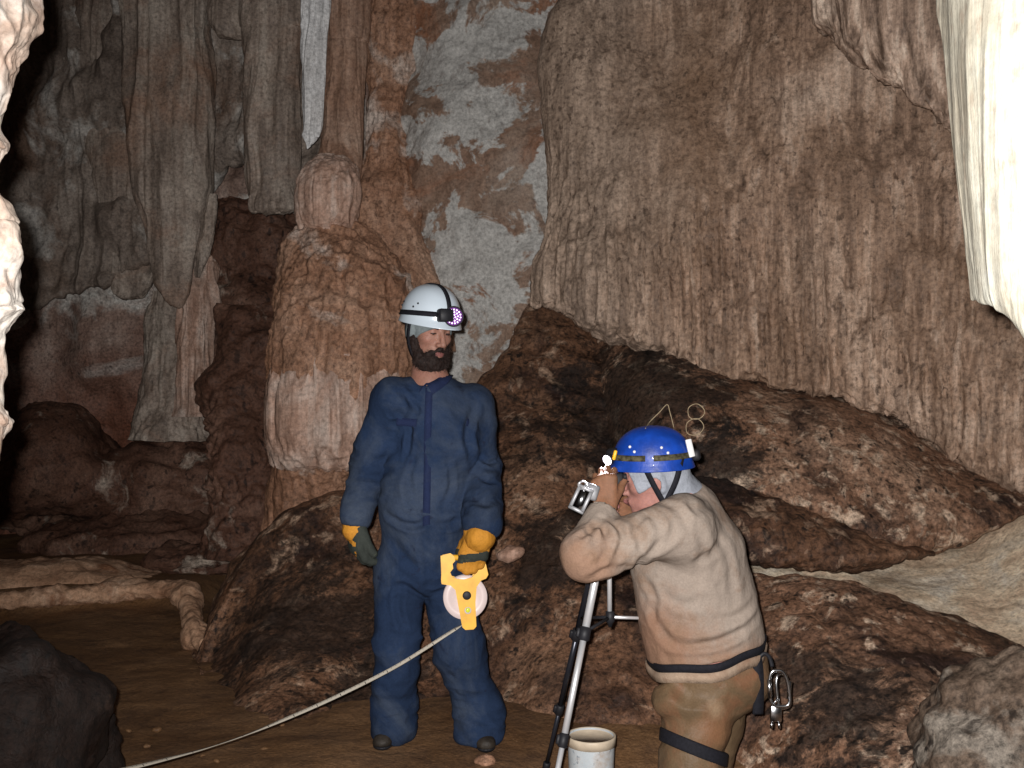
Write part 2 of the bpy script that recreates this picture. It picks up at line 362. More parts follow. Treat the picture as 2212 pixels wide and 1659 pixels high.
# back wall, side walls and roof in one sheet round the chamber (world coordinates: columns go left to right, rows floor to roof)
plan = [(-3.2, -3.5), (-5.6, 0), (-6.4, 4), (-6.2, 7.5), (-4.3, 8.9), (-2.9, 8.9), (-1.7, 8.6), (-.9, 7.9), (-.2, 7.35), (.5, 7.1), (1.4, 7.2), (2.8, 7.0), (4.2, 6.2), (5.0, 4.0), (4.9, 1), (3.4, -3.5)]
rows = []
for z, k in ((-.8, .97), (.3, 1.0), (1.3, 1.02), (2.3, 1.0), (3.3, .99), (4.4, 1.0), (5.4, .97), (6.3, .85), (6.9, .55), (7.1, .2)):
    rows.append([(x * k, (y - 2.5) * k + 2.5, z) for x, y in plan])
o = sheet('cave_wall', rows, 330, 620, M_wall, d_rough(.42, .75, 11, .10, 4.0), world=True); tag(o, kind='structure')

# floor: one sheet, muddy, with the higher terrace behind the rimstone and a hollow to the right where the second man stands
RIM = [(-140, 1318, 6.35), (0, 1318, 6.35), (110, 1312, 6.4), (190, 1300, 6.5), (260, 1285, 6.55), (330, 1277, 6.55), (385, 1280, 6.5), (408, 1305, 6.3), (412, 1345, 6.0), (425, 1385, 5.65), (452, 1412, 5.4)]
rimw = PA(RIM)[:, :2]
def floor_h(x, y):
    z = 0.02 * np.sin(x * 1.3 + .5) * np.cos(y * 1.1)
    # terrace beyond the rim line
    ry = np.interp(x, rimw[:, 0][:-4], rimw[:, 1][:-4])
    beyond = 1 / (1 + np.exp(-(y - ry) / .035)); left = 1 / (1 + np.exp((x - rimw[7, 0]) / .04))
    z = z + .13 * beyond * left
    z = z - .50 * np.exp(-(((x - .62) / .40) ** 2 + ((y - 3.32) / .40) ** 2))
    return z
nx, ny = 520, 420
gx = np.linspace(-6.5, 5.2, nx); gy = np.concatenate([np.linspace(-3, 2.2, 60), np.linspace(2.22, 10.5, ny - 60)])
X, Y = np.meshgrid(gx, gy); V = np.stack([X.ravel(), Y.ravel(), floor_h(X, Y).ravel()], -1)
V[:, 2] += .035 * fbm(V, 1.6, 6, 31) + .016 * (.5 - worley(V, 7, 33)) * np.clip(.4 + fbm(V, 1.1, 2, 35), 0, 1)
o = mesh_np('cave_floor', V, grid_faces(ny, nx), M_mud); tag(o, kind='structure')

# rimstone: a low winding lip of calcite
def sweep(name, pts, hw, mat, disp, nu=40, nv=260, zoff=0.0):
    W = crom(np.c_[pts, hw], nv, 0); C = W[:, :3]; T = np.gradient(C, axis=0); T[:, 2] = 0; T /= np.linalg.norm(T, axis=1, keepdims=True)
    S = np.stack([-T[:, 1], T[:, 0], 0 * T[:, 0]], -1); th = np.linspace(0, 2 * math.pi, nu, endpoint=False)
    G = C[:, None, :] + S[:, None, :] * (np.cos(th)[None, :, None] * W[:, None, 3:4]) + np.array([0, 0, 1.0]) * (np.sin(th)[None, :, None] * W[:, None, 4:5])
    V = G.reshape(-1, 3); Q = grid_faces(nv, nu, True); N = normals_of(V, Q); ctr = np.repeat(C, nu, 0)
    if np.mean(np.sum(N * (V - ctr), 1)) < 0: N = -N; Q = Q[:, ::-1]
    return mesh_np(name, V + N * disp(V, N)[:, None], Q, mat)
rp = np.c_[rimw, floor_h(rimw[:, 0], rimw[:, 1]) * .0 + np.array([.08, .08, .09, .10, .11, .11, .11, .09, .06, .05, .02])]
o = sweep('rimstone_ledge', rp, np.array([[.10, .065]] * 7 + [[.075, .075], [.065, .085], [.06, .075], [.05, .05]]), M_rim, d_rough(.055, 6, 41, .03, 12))
tag(o, 'pale winding rimstone lip around the brown mud flat at left', 'rock ledge')

# big fluted flowstone mass on the right
be = [(1172, 642), (1290, 690), (1410, 722), (1560, 790), (1700, 830), (1850, 870), (1980, 925), (2120, 995), (2300, 1080), (2550, 1200), (2800, 1300)]
bd = [6.2, 6.0, 5.95, 5.85, 5.75, 5.65, 5.55, 5.4, 5.2, 4.8, 4.4]
tops = [1265, 1370, 1480, 1600, 1730, 1880, 2010, 2150, 2330, 2580, 2820]
rows = []
for Yf, off, xl in ((-900, 1.0, 1330), (-450, .6, 1262), (0, .35, 1226), (.35, .22, 1196), (.7, .08, 1186), (.9, .0, 1176), (1.0, .02, 1170)):
    r = []
    for k, ((xb, yb), d) in enumerate(zip(be, bd)):
        if Yf <= 0: yy = Yf; t = 0
        else: yy = yb * Yf; t = Yf
        x = tops[k] * (1 - t) + xb * t
        if k == 0: x = xl
        r.append((x, yy, d + off))
    rows.append(r)
o = sheet('flowstone_curtain', rows, 420, 560, M_flow, d_flute2(), {'left': 1.2, 'bottom': .7}, jag=(.028, 8))
tag(o, 'huge brown fluted flowstone face filling the upper right of the cave', 'flowstone')
ur = [[(1740, -700, 5.1), (1900, -700, 5.0), (2060, -700, 4.9), (2300, -700, 4.7), (2700, -700, 4.4)],
      [(1760, -200, 5.3), (1900, -200, 5.1), (2060, -200, 5.0), (2300, -200, 4.8), (2700, -200, 4.4)],
      [(1775, 20, 5.4), (1880, 30, 5.12), (2050, 60, 4.95), (2300, 100, 4.9), (2700, 150, 4.5)],
      [(1790, 62, 5.5), (1885, 130, 5.2), (2070, 262, 5.0), (2300, 420, 4.9), (2700, 620, 4.5)]]
o = sheet('flowstone_curtain', ur, 240, 420, M_fring, d_flute(.060, 13, .015, 61, .02, .04), {'left': .7, 'bottom': .4}, jag=(.03, 9))
tag(o, 'upper fluted curtain with a slanting lower edge, hanging at top right above the brown face', 'flowstone')

# sloping bank behind both men
top = [(425, 1416, 5.3), (480, 1290, 5.55), (570, 1165, 5.75), (700, 1088, 5.85), (820, 1070, 5.9), (930, 960, 6.0), (1080, 790, 6.25), (1172, 632, 6.7), (1290, 672, 6.65), (1410, 702, 6.6), (1560, 768, 6.5), (1700, 808, 6.4), (1850, 848, 6.3), (1980, 903, 6.15), (2120, 973, 6.0), (2300, 1058, 5.8), (2500, 1158, 5.5)]
bot = [(432, 1440, 5.15), (470, 1490, 4.85), (530, 1555, 4.4), (640, 1588, 4.3), (760, 1570, 4.42), (900, 1562, 4.5), (1050, 1570, 4.45), (1170, 1590, 4.3), (1300, 1640, 4.1), (1450, 1720, 3.98), (1590, 1700, 4.25), (1740, 1560, 5.0), (1900, 1520, 5.2), (2050, 1500, 5.3), (2250, 1480, 5.3), (2500, 1480, 5.2), (2700, 1480, 5.0)]
T = PA(np.array(top)); B = PA(np.array(bot)); rr = []
for k in range(6):
    t = k / 5; rr.append(T * (1 - t) + B * t + np.array([0, .10, -.06]) * math.sin(math.pi * t))
o = sheet('flowstone_bank', rr, 330, 560, M_bank, d_rough(.10, 1.3, 71, .040, 10), {'top': .9, 'left': .5}, world=True)
tag(o, 'dark brown pitted bank sloping up behind the two men', 'rock bank')

# rounded lobes at right
l1 = ruled([(1240, 690, 6.85), (1420, 722, 6.25), (1600, 798, 6.1), (1750, 840, 6.0), (1900, 886, 5.9), (2050, 958, 5.75), (2210, 1034, 5.6), (2400, 1118, 5.4)],
           [(1240, 1000, 6.2), (1400, 1030, 5.45), (1560, 1045, 5.25), (1700, 1075, 5.1), (1830, 1125, 5.05), (1950, 1182, 5.05), (2090, 1172, 5.15), (2200, 1090, 5.35)], 8, 5, (0, -.16, .05))
o = sheet('flowstone_lobe', l1, 240, 300, M_lobe, d_rough(.05, 1.6, 81, .040, 11), {'bottom': .6, 'right': .3, 'top': .3}, world=True)
tag(o, 'broad mottled brown lobe directly under the fluted curtain at right', 'rock lobe', 'rounded rock lobes at right')
l2 = ruled([(1500, 1040, 5.25), (1640, 1062, 5.2), (1760, 1098, 5.15), (1870, 1148, 5.1), (1985, 1190, 5.2)],
           [(1520, 1200, 4.9), (1650, 1220, 4.85), (1760, 1230, 4.85), (1880, 1224, 4.9), (1980, 1198, 5.1)], 6, 4, (0, -.14, .02))
o = sheet('flowstone_lobe', l2, 150, 220, M_bank, d_rough(.04, 2.4, 83, .045, 11), {'bottom': .6, 'left': .5, 'right': .3, 'top': .3}, world=True)
tag(o, 'narrow dark tongue-shaped lobe tapering above the pale tan slab', 'rock lobe', 'rounded rock lobes at right')
sl = ruled([(1500, 1222, 5.3), (1700, 1214, 5.4), (1900, 1196, 5.5), (2000, 1178, 5.55), (2100, 1160, 5.5), (2240, 1080, 5.4), (2500, 1000, 5.3)],
           [(1500, 1300, 4.75), (1800, 1340, 4.7), (2000, 1390, 4.6), (2150, 1440, 4.5), (2300, 1480, 4.35), (2400, 1500, 4.25), (2550, 1520, 4.1)], 8, 4, (0, -.05, -.05))
o = sheet('tan_rock_slab', sl, 150, 260, M_slab, d_rough(.05, 2.0, 85, .012, 9), {'top': .8}, world=True)
tag(o, 'smooth pale tan slab lying between the dark lobes at the right edge', 'rock slab')
l3 = ruled([(1480, 1225, 4.95), (1620, 1232, 4.75), (1760, 1256, 4.6), (1900, 1292, 4.5), (1990, 1322, 4.45), (2060, 1350, 4.4), (2130, 1372, 4.3), (2178, 1415, 4.25), (2300, 1450, 4.1), (2500, 1480, 3.9)],
           [(1480, 1720, 4.0), (1620, 1760, 3.8), (1760, 1830, 3.45), (1900, 1880, 3.2), (2000, 1900, 3.1), (2080, 1900, 3.1), (2160, 1900, 3.05), (2250, 1900, 3.0), (2400, 1900, 2.9), (2600, 1900, 2.8)], 10, 6, (0, -.12, .02))
o = sheet('flowstone_lobe', l3, 300, 340, M_lobe, d_rough(.06, 1.6, 87, .040, 10), {'top': .7, 'left': .4}, world=True)
tag(o, 'large lumpy brown lobe filling the lower right corner beside the carabiners', 'rock lobe', 'rounded rock lobes at right')
o = boulder('boulder', P(2260, 1640, 3.25), (.42, .35, .36), M_bould, d_rough(.14, 2.4, 89, .06, 10)); tag(o, 'pale pitted boulder in the bottom right corner', 'boulder')
o = boulder('boulder', P(10, 1640, 3.3), (.30, .42, .40), M_dark, d_rough(.26, 2.2, 91, .12, 6)); tag(o, 'nearly black boulder in the bottom left corner', 'boulder')
o = boulder('rock_shelf', P(60, 1262, 7.0), (.9, .5, .16), M_rim, d_rough(.10, 2.2, 93, .03, 9)); tag(o, 'low brown rock shelf behind the rimstone at the left edge', 'rock shelf')
# muddy shelves in the dark recess
for (X_, Y_, d_, r_, lab) in ((330, 1160, 8.4, (1.0, .7, .26), 'low muddy shelf with pale streaks in the dark recess behind the rimstone'),
                          (420, 1060, 8.8, (.9, .6, .42), 'knobbly dark shelf in the recess left of the red stalagmite'),
                          (90, 1020, 8.6, (.8, .6, .5), 'dark ledge in the black recess beside the near left column'),
                          (500, 1215, 7.3, (.55, .4, .12), 'lowest flat shelf just behind the corner of the rimstone')):
    o = boulder('rock_shelf', P(X_, Y_, d_), r_, M_shelf, d_rough(.22, 1.9, int(X_), .10, 7)); tag(o, lab, 'rock shelf', 'muddy shelves in the dark recess')

lc = [[(-80, -500, 8.6), (120, -500, 8.5), (330, -500, 8.4), (520, -500, 8.2), (700, -500, 8.0)], [(-80, 0, 8.5), (120, 0, 8.4), (330, 0, 8.3), (520, 0, 8.1), (700, 0, 7.8)], [(-80, 300, 8.3), (120, 280, 8.25), (330, 250, 8.2), (520, 180, 8.05), (700, 180, 7.7)],
      [(-80, 560, 8.2), (110, 540, 8.2), (300, 470, 8.2), (510, 300, 8.05), (690, 330, 7.6)], [(-80, 680, 8.2), (110, 640, 8.2), (300, 560, 8.2), (510, 340, 8.1), (690, 400, 7.6)]]
o = sheet('flowstone_curtain', lc, 260, 320, M_lcur, d_flute(.10, 4.2, .06, 171, .10, .16, .10, 5, bigs=1.6), {'bottom': .5}, jag=(.09, 4))
tag(o, 'dim grey rippled curtain wall behind the stalactites at upper left', 'flowstone')
# ---- stalactites and columns at left and centre
def stal(name, rows, mat, lab, cat, fl=.03, fs=10, rough=.03, seed=100, ratio=.8, nu=150, nv=200, group=None, sq=.9, big=.03, pop=0.0):
    if group: ratio = .42; sq = .62
    o = loft(name, rows, mat, d_flute(fl * 1.5, fs * 1.25, rough, seed, .04, big, pop), ratio, nu, nv, sq=sq); return tag(o, lab, cat, group)
G_ = 'stalactites hanging at the left'
stal('stalactite', [(225, 470, -500, 8.0), (240, 465, -200, 7.9), (262, 450, 0, 7.8), (272, 447, 140, 7.8), (288, 446, 300, 7.75), (300, 446, 420, 7.7), (318, 440, 500, 7.7), (338, 420, 570, 7.7), (345, 412, 620, 7.7), (362, 402, 648, 7.7), (388, 392, 662, 7.7)],
     M_stal, 'broadest grey stalactite, tapering to a blunt tip, left of the column', 'stalactite', .03, 8, .04, 101, group=G_)
stal('stalactite', [(150, 330, -400, 8.4), (170, 330, 0, 8.4), (190, 330, 200, 8.4), (205, 330, 380, 8.3), (222, 335, 480, 8.3), (226, 335, 560, 8.3), (245, 325, 610, 8.3), (262, 312, 635, 8.3), (285, 292, 645, 8.3)],
     M_stal, 'dim ragged stalactite partly hidden behind the broadest one on its left', 'stalactite', .035, 8, .06, 103, group=G_)
stal('stalactite', [(525, 660, -400, 7.5), (530, 655, 0, 7.4), (538, 645, 80, 7.4), (540, 640, 250, 7.35), (542, 636, 380, 7.35), (548, 634, 440, 7.3), (552, 630, 454, 7.3), (580, 610, 458, 7.3)],
     M_stal, 'square-ended grey stalactite left of the white drapery strips', 'stalactite', .03, 9, .02, 105, group=G_)
stal('stalactite', [(440, 600, -300, 7.5), (450, 590, -80, 7.5), (452, 585, 30, 7.45), (462, 580, 62, 7.45), (485, 560, 78, 7.45), (505, 530, 84, 7.45)],
     M_stal, 'short stub of stalactite with a scalloped end at the top edge', 'stalactite', .03, 9, .03, 107, group=G_)
stal('stalactite', [(430, 560, -200, 8.4), (450, 545, 60, 8.3), (455, 535, 180, 8.3), (460, 530, 270, 8.3), (480, 520, 320, 8.3), (500, 510, 340, 8.3)],
     M_wall, 'pale knobbly pendant seen between two grey stalactites', 'stalactite', .02, 6, .10, 109, group=G_, pop=.06)
stal('stalactite', [(430, 470, 420, 7.75), (440, 470, 440, 7.75), (436, 466, 480, 7.75), (420, 452, 540, 7.75), (415, 435, 590, 7.75), (420, 426, 600, 7.75)],
     M_stal, 'thin flake clinging to the right of the broadest stalactite', 'stalactite', .02, 9, .03, 111, group=G_)
# pale flow under them
stal('stalagmite', [(412, 455, 545, 8.0), (405, 470, 580, 8.0), (400, 460, 640, 7.95), (395, 455, 720, 7.9), (392, 455, 800, 7.9), (385, 460, 900, 7.9)],
     M_cap, 'pale slender ribbed stalagmite under the broadest stalactite', 'stalagmite', .035, 10, .06, 113)
stal('stalagmite', [(330, 420, 630, 8.2), (322, 430, 680, 8.2), (315, 440, 760, 8.2), (310, 445, 850, 8.15), (290, 470, 950, 8.1)],
     M_stal, 'dim ribbed column rising just left of the pale slender stalagmite', 'stalagmite', .035, 9, .05, 115)
stal('stalagmite', [(470, 600, 660, 7.9), (455, 610, 760, 7.7), (445, 620, 860, 7.6), (450, 625, 960, 7.4), (455, 630, 1080, 7.3), (440, 640, 1200, 7.2)],
     M_shelf, 'dark knobbly rock mass tucked against the left of the red stalagmite', 'stalagmite', .02, 6, .14, 117, pop=.12)
stal('stalagmite', [(440, 640, 440, 8.8), (430, 650, 520, 8.7), (420, 660, 640, 8.6), (400, 660, 800, 8.5)], M_shelf, 'dark red rock hump in the shade below the square-ended stalactite', 'stalagmite', .03, 6, .14, 119, pop=.08)
# central shaft, cap and red stalagmite
stal('column', [(700, 800, -400, 7.0), (704, 800, 0, 6.95), (704, 796, 80, 6.95), (706, 790, 93, 6.95), (700, 790, 110, 6.95), (698, 786, 220, 6.9), (690, 782, 320, 6.85), (676, 780, 380, 6.8), (670, 780, 430, 6.8)],
     M_brownst, 'tall brown shaft with a ring joint above the cream cap', 'column', .018, 12, .015, 121)
stal('calcite_cap', [(690, 745, 335, 6.65), (664, 770, 358, 6.6), (644, 780, 392, 6.55), (636, 782, 425, 6.55), (638, 776, 455, 6.55), (646, 768, 485, 6.55), (650, 766, 505, 6.6), (670, 750, 515, 6.6)],
     M_cap, 'cream bulbous cap on top of the red stalagmite', 'stalagmite cap', .02, 16, .02, 123, ratio=.9)
RED = stal('stalagmite', [(660, 770, 490, 6.65), (640, 790, 505, 6.6), (622, 826, 540, 6.55), (616, 872, 590, 6.5), (606, 900, 650, 6.45), (596, 905, 710, 6.4), (586, 900, 765, 6.38), (582, 890, 800, 6.36), (584, 880, 850, 6.36), (588, 870, 930, 6.36), (590, 860, 985, 6.36), (590, 840, 1003, 6.38), (584, 800, 1040, 6.4), (576, 760, 1110, 6.4), (568, 740, 1180, 6.4), (556, 730, 1300, 6.4)],
     M_red, 'massive red-brown tiered stalagmite behind the man in blue', 'stalagmite', .03, 11, .035, 125, ratio=.75, nu=240, nv=320, pop=.045)
tier = stal('flowstone_tier', [(596, 880, 770, 6.37), (584, 884, 820, 6.34), (578, 884, 880, 6.33), (580, 880, 940, 6.33), (584, 872, 985, 6.37), (590, 862, 1004, 6.40), (620, 800, 1012, 6.44)],
     M_cap, None, None, .030, 13, .02, 133, ratio=.76, nu=240)
tier.parent = RED
stal('drapery', [(684, 716, -200, 6.66), (684, 712, 0, 6.66), (682, 704, 120, 6.64), (680, 700, 220, 6.62), (679, 694, 275, 6.62), (681, 688, 296, 6.62)],
     M_white, 'shorter white strip overlapping the right side of the bright drapery strip', 'drapery', .012, 22, .008, 128, ratio=.45, sq=.8)
stal('drapery', [(650, 702, -200, 6.7), (652, 698, 0, 6.7), (655, 697, 90, 6.68), (656, 694, 200, 6.66), (657, 690, 280, 6.65), (660, 672, 310, 6.65), (662, 666, 322, 6.65)],
     M_white, 'bright white drapery strip hanging on the brown shaft', 'drapery', .012, 22, .008, 127, ratio=.45, sq=.8)
stal('column', [(800, 925, -300, 7.3), (795, 918, 0, 7.25), (800, 905, 150, 7.2), (790, 905, 260, 7.1), (775, 900, 380, 7.0), (770, 905, 480, 6.9), (790, 930, 560, 6.85), (810, 960, 650, 6.8), (800, 990, 760, 6.8)],
     M_red, 'lumpy reddish column between the brown shaft and the pale wall', 'column', .03, 7, .07, 129, pop=.04, ratio=.7)
# pale calcite wall between column and curtain
pw = [[(870, -700, 7.7), (1000, -700, 7.5), (1130, -700, 7.4), (1300, -700, 7.3)], [(880, -200, 7.2), (1000, -200, 7.0), (1130, -200, 6.95), (1300, -200, 6.9)], [(885, 60, 7.1), (1000, 60, 6.9), (1120, 60, 6.85), (1290, 60, 6.85)], [(885, 320, 7.0), (1000, 320, 6.75), (1110, 320, 6.7), (1280, 320, 6.8)],
      [(885, 500, 6.95), (1000, 500, 6.75), (1110, 500, 6.65), (1270, 500, 6.7)], [(870, 700, 6.9), (1000, 700, 6.75), (1110, 700, 6.65), (1260, 700, 6.6)], [(850, 950, 6.8), (1000, 950, 6.7), (1110, 950, 6.6), (1260, 950, 6.5)]]
o = sheet('calcite_wall', pw, 320, 220, M_pale, d_rough(.13, 1.6, 131, .05, 7), {'left': .7, 'right': .4})
tag(o, 'pale patchy calcite wall between the red column and the fluted curtain', 'rock wall')

# ---- near formations framing the picture
def d_near(V, N):
    """slanting folds high up, knobs and hollows lower down"""
    a = np.stack([V[:, 0] * .8 + V[:, 2] * .45, V[:, 1] * .8, V[:, 2] * .25], -1); t = np.clip((V[:, 2] - 1.75) / .2, 0, 1)
    return .022 * t * ridged(a, 16, 2, 141, (1, 1, .6)) + .018 * fbm(V, 9, 4, 142) + (1 - t) * .026 * (.5 - worley(V, 15, 143)) + .005 * fbm(V, 45, 3, 144) - .022
ne = [(-140, 82, -300), (-140, 80, -60), (-140, 78, 0), (-140, 77, 60), (-140, 73, 105), (-145, 62, 140), (-150, 42, 205), (-150, 20, 262), (-150, 36, 295), (-150, 40, 330), (-155, 16, 382), (-150, 38, 432), (-150, 64, 470), (-150, 70, 540), (-150, 64, 600), (-150, 77, 645), (-150, 74, 680), (-155, 50, 712), (-160, 24, 765), (-165, 10, 830), (-165, 34, 880), (-165, 42, 918), (-165, 26, 965), (-170, 0, 1040), (-175, -25, 1110), (-170, -60, 1180), (-150, -90, 1230), (-130, -110, 1250)]
o = loft('stalactite', [(a, b, c, 1.55) for a, b, c in ne], M_near, d_near, 1.0, 200, 420)
tag(o, 'overexposed cream knobbly stalactite very near at the left edge', 'stalactite')
de = [[(2010, -500, 1.75), (2120, -500, 1.6), (2300, -500, 1.5), (2600, -500, 1.45), (3100, -500, 1.36), (3900, -500, 1.34)], [(2025, -100, 1.7), (2120, -100, 1.56), (2300, -100, 1.48), (2600, -100, 1.42), (3100, -100, 1.36), (3900, -100, 1.34)], [(2034, 0, 1.7), (2125, 0, 1.55), (2300, 0, 1.47), (2600, 0, 1.4), (3100, 0, 1.36), (3900, 0, 1.34)], [(2050, 120, 1.68), (2130, 120, 1.54), (2300, 120, 1.46), (2600, 120, 1.4), (3100, 120, 1.36), (3900, 120, 1.34)],
      [(2062, 260, 1.67), (2140, 260, 1.53), (2300, 260, 1.45), (2600, 280, 1.4), (3100, 340, 1.36), (3900, 370, 1.34)], [(2082, 430, 1.65), (2150, 430, 1.53), (2300, 440, 1.45), (2600, 480, 1.4), (3100, 540, 1.36), (3900, 570, 1.34)], [(2102, 580, 1.64), (2160, 590, 1.53), (2300, 640, 1.45), (2600, 700, 1.4), (3100, 760, 1.36), (3900, 790, 1.34)], [(2108, 642, 1.64), (2170, 674, 1.54), (2290, 790, 1.46), (2600, 880, 1.4), (3100, 940, 1.36), (3900, 970, 1.34)]]
o = sheet('drapery', de, 260, 420, M_drape, d_flute(.010, 26, .006, 151, .05, .0), {'left': .25, 'bottom': .12, 'right': .3})
tag(o, 'overexposed white drapery very near at the right edge', 'drapery')
# loose stones
o = boulder('stone', P(1102, 1196, 4.85), (.065, .05, .035), M_cap, d_rough(.02, 12, 161), 48, 32, -.2); tag(o, 'pale flat stone on the bank beside the yellow glove', 'stone')
o = boulder('stone', P(1046, 1646, 3.88), (.042, .036, .022), M_red, d_rough(.018, 12, 163), 48, 32); tag(o, 'orange stone on the mud by the boot below the tape reel', 'stone')
rs = random.Random(8)
for k_ in range(8):
    X_ = rs.uniform(260, 1180); Y_ = rs.uniform(1560, 1655); d_ = CAMZ / ((Y_ - 829.5) / F); r_ = rs.uniform(.008, .017)
    o = boulder('pebble', P(X_, Y_, d_) + [0, 0, r_ * .3 + .01], (r_ * 1.3, r_, r_ * .7), M_mud, d_rough(.006, 40, 200 + k_), 24, 16, rs.uniform(-.4, .4)); tag(o, 'small pebble lying loose on the brown mud floor', 'pebble', 'pebbles on the mud')
# ------------------------------------------------------------------ figures: signed-distance modelling, meshed by surface nets
def sm_(a, b, k):
    h = np.clip(.5 + .5 * (b - a) / k, 0, 1); return b * (1 - h) + a * h - k * h * (1 - h)
def s_un(*fs, k=.02):
    def f(p):
        d = fs[0](p)
        for g in fs[1:]: d = sm_(d, g(p), k)
        return d
    return f
def s_sub(f, g, k=.008): return lambda p: -sm_(-f(p), g(p), k)
def s_and(f, g, k=.006): return lambda p: -sm_(-f(p), -g(p), k)
def s_off(f, r): return lambda p: f(p) - r
def cap(a, b, ra, rb, flat=None):
    """tapered limb; flat=(axis, factor) squashes it along a direction"""
    a = np.asarray(a, float); b = np.asarray(b, float); ba = b - a; L = float(ba @ ba) + 1e-12
    def f(p):
        q = p - a; t = np.clip(q @ ba / L, 0, 1); v = q - t[:, None] * ba
        if flat is not None:
            ax = nrm(flat[0]); v = v + np.outer((v @ ax) * (1 / flat[1] - 1), ax)
        return np.linalg.norm(v, axis=1) - (ra + (rb - ra) * t)
    return f
def ell(c, r, R=None):
    c = np.asarray(c, float); r = np.asarray(r, float)
    def f(p):
        q = p - c
        if R is not None: q = q @ R
        k0 = np.linalg.norm(q / r, axis=1); k1 = np.linalg.norm(q / (r * r), axis=1) + 1e-9
        return k0 * (k0 - 1) / k1
    return f
def half(c, n):
    c = np.asarray(c, float); n = nrm(n); return lambda p: (p - c) @ n
def sdf_mesh(name, f, lo, hi, h, mat, parent=None, disp=None, mats=None, midx=None, smooth_it=1):
    B = 8; lo = np.asarray(lo, float); n = [int(math.ceil((hi[k] - lo[k]) / (h * B))) for k in range(3)]
    c = np.stack(np.meshgrid(*[(np.arange(m) + .5) * h * B + lo[i] for i, m in enumerate(n)], indexing='ij'), -1)
    dc = f(c.reshape(-1, 3)).reshape(n)
    D = np.repeat(np.repeat(np.repeat(np.where(dc > 0, 1.0, -1.0), B, 0), B, 1), B, 2).astype(np.float32)
    keep = np.argwhere(np.abs(dc) < h * B * 1.9 + .01)
    loc = np.stack(np.meshgrid(*[np.arange(B)] * 3, indexing='ij'), -1).reshape(-1, 3)
    for s in range(0, len(keep), 1500):
        kb = keep[s:s + 1500]; idx = (kb[:, None, :] * B + loc[None]).reshape(-1, 3)
        D[idx[:, 0], idx[:, 1], idx[:, 2]] = f(idx * h + lo)
    neg = D < 0
    cnt = sum(neg[a:neg.shape[0] - 1 + a, b:neg.shape[1] - 1 + b, e:neg.shape[2] - 1 + e].astype(np.int8) for a in (0, 1) for b in (0, 1) for e in (0, 1))
    cells = np.argwhere((cnt > 0) & (cnt < 8)); ID = np.full(cnt.shape, -1, np.int64); ID[tuple(cells.T)] = np.arange(len(cells))
    S = np.zeros((len(cells), 3)); W = np.zeros(len(cells))
    for ax in range(3):
        o1, o2 = [k for k in range(3) if k != ax]
        for a in (0, 1):
            for b in (0, 1):
                off = np.zeros(3, int); off[o1] = a; off[o2] = b; p0 = cells + off; p1 = p0.copy(); p1[:, ax] += 1
                d0 = D[tuple(p0.T)]; d1 = D[tuple(p1.T)]; m = (d0 < 0) != (d1 < 0)
                t = np.where(m, d0 / np.where(m, d0 - d1, 1), 0)
                q = p0.astype(float); q[:, ax] += t; S[m] += q[m]; W[m] += 1
    V = S / W[:, None] * h + lo
    Q = []
    for ax in range(3):
        o1, o2 = (ax + 1) % 3, (ax + 2) % 3
        sl0 = [slice(1, -1)] * 3; sl0[ax] = slice(0, -1); sl1 = [slice(1, -1)] * 3; sl1[ax] = slice(1, None)
        A = neg[tuple(sl0)]; Bn = neg[tuple(sl1)]
        e = np.argwhere(A != Bn)
        if not len(e): continue
        fl_ = A[tuple(e.T)]; g = e.copy(); g[:, o1] += 1; g[:, o2] += 1
        def cid(a, b):
            q = g.copy(); q[:, o1] -= a; q[:, o2] -= b; return ID[tuple(q.T)]
        q = np.stack([cid(1, 1), cid(0, 1), cid(0, 0), cid(1, 0)], -1); q[~fl_] = q[~fl_][:, ::-1]; Q.append(q)
    Q = np.concatenate(Q); Q = Q[(Q >= 0).all(1)]
    for _ in range(smooth_it):
        acc = np.zeros_like(V); nn = np.zeros(len(V))
        for k in range(4):
            a, b = Q[:, k], Q[:, (k + 1) % 4]
            for c_ in range(3): acc[:, c_] += np.bincount(a, V[b, c_], len(V)) + np.bincount(b, V[a, c_], len(V))
            nn += np.bincount(a, minlength=len(V)) + np.bincount(b, minlength=len(V))
        V = .5 * V + .5 * acc / np.maximum(nn, 1)[:, None]
    N = normals_of(V, Q)
    if disp is not None: V = V + N * disp(V, N)[:, None]
    mi = None
    if midx is not None: mi = midx(V[Q].mean(1))
    return mesh_np(name, V, Q, mat, parent, mats=mats, mi=mi)
class Fr:
    def __init__(s, c, f, u):
        s.c = np.asarray(c, float); s.f = nrm(f); u = np.asarray(u, float); s.u = nrm(u - s.f * (u @ s.f)); s.r = np.cross(s.f, s.u)
        s.R = np.stack([s.f, s.r, s.u], 1)
    def at(s, a, b, c): return s.c + s.f * a + s.r * b + s.u * c
    def loc(s, p): return (p - s.c) @ s.R
    def ell(s, c, r): return ell(s.at(*c), r, s.R)

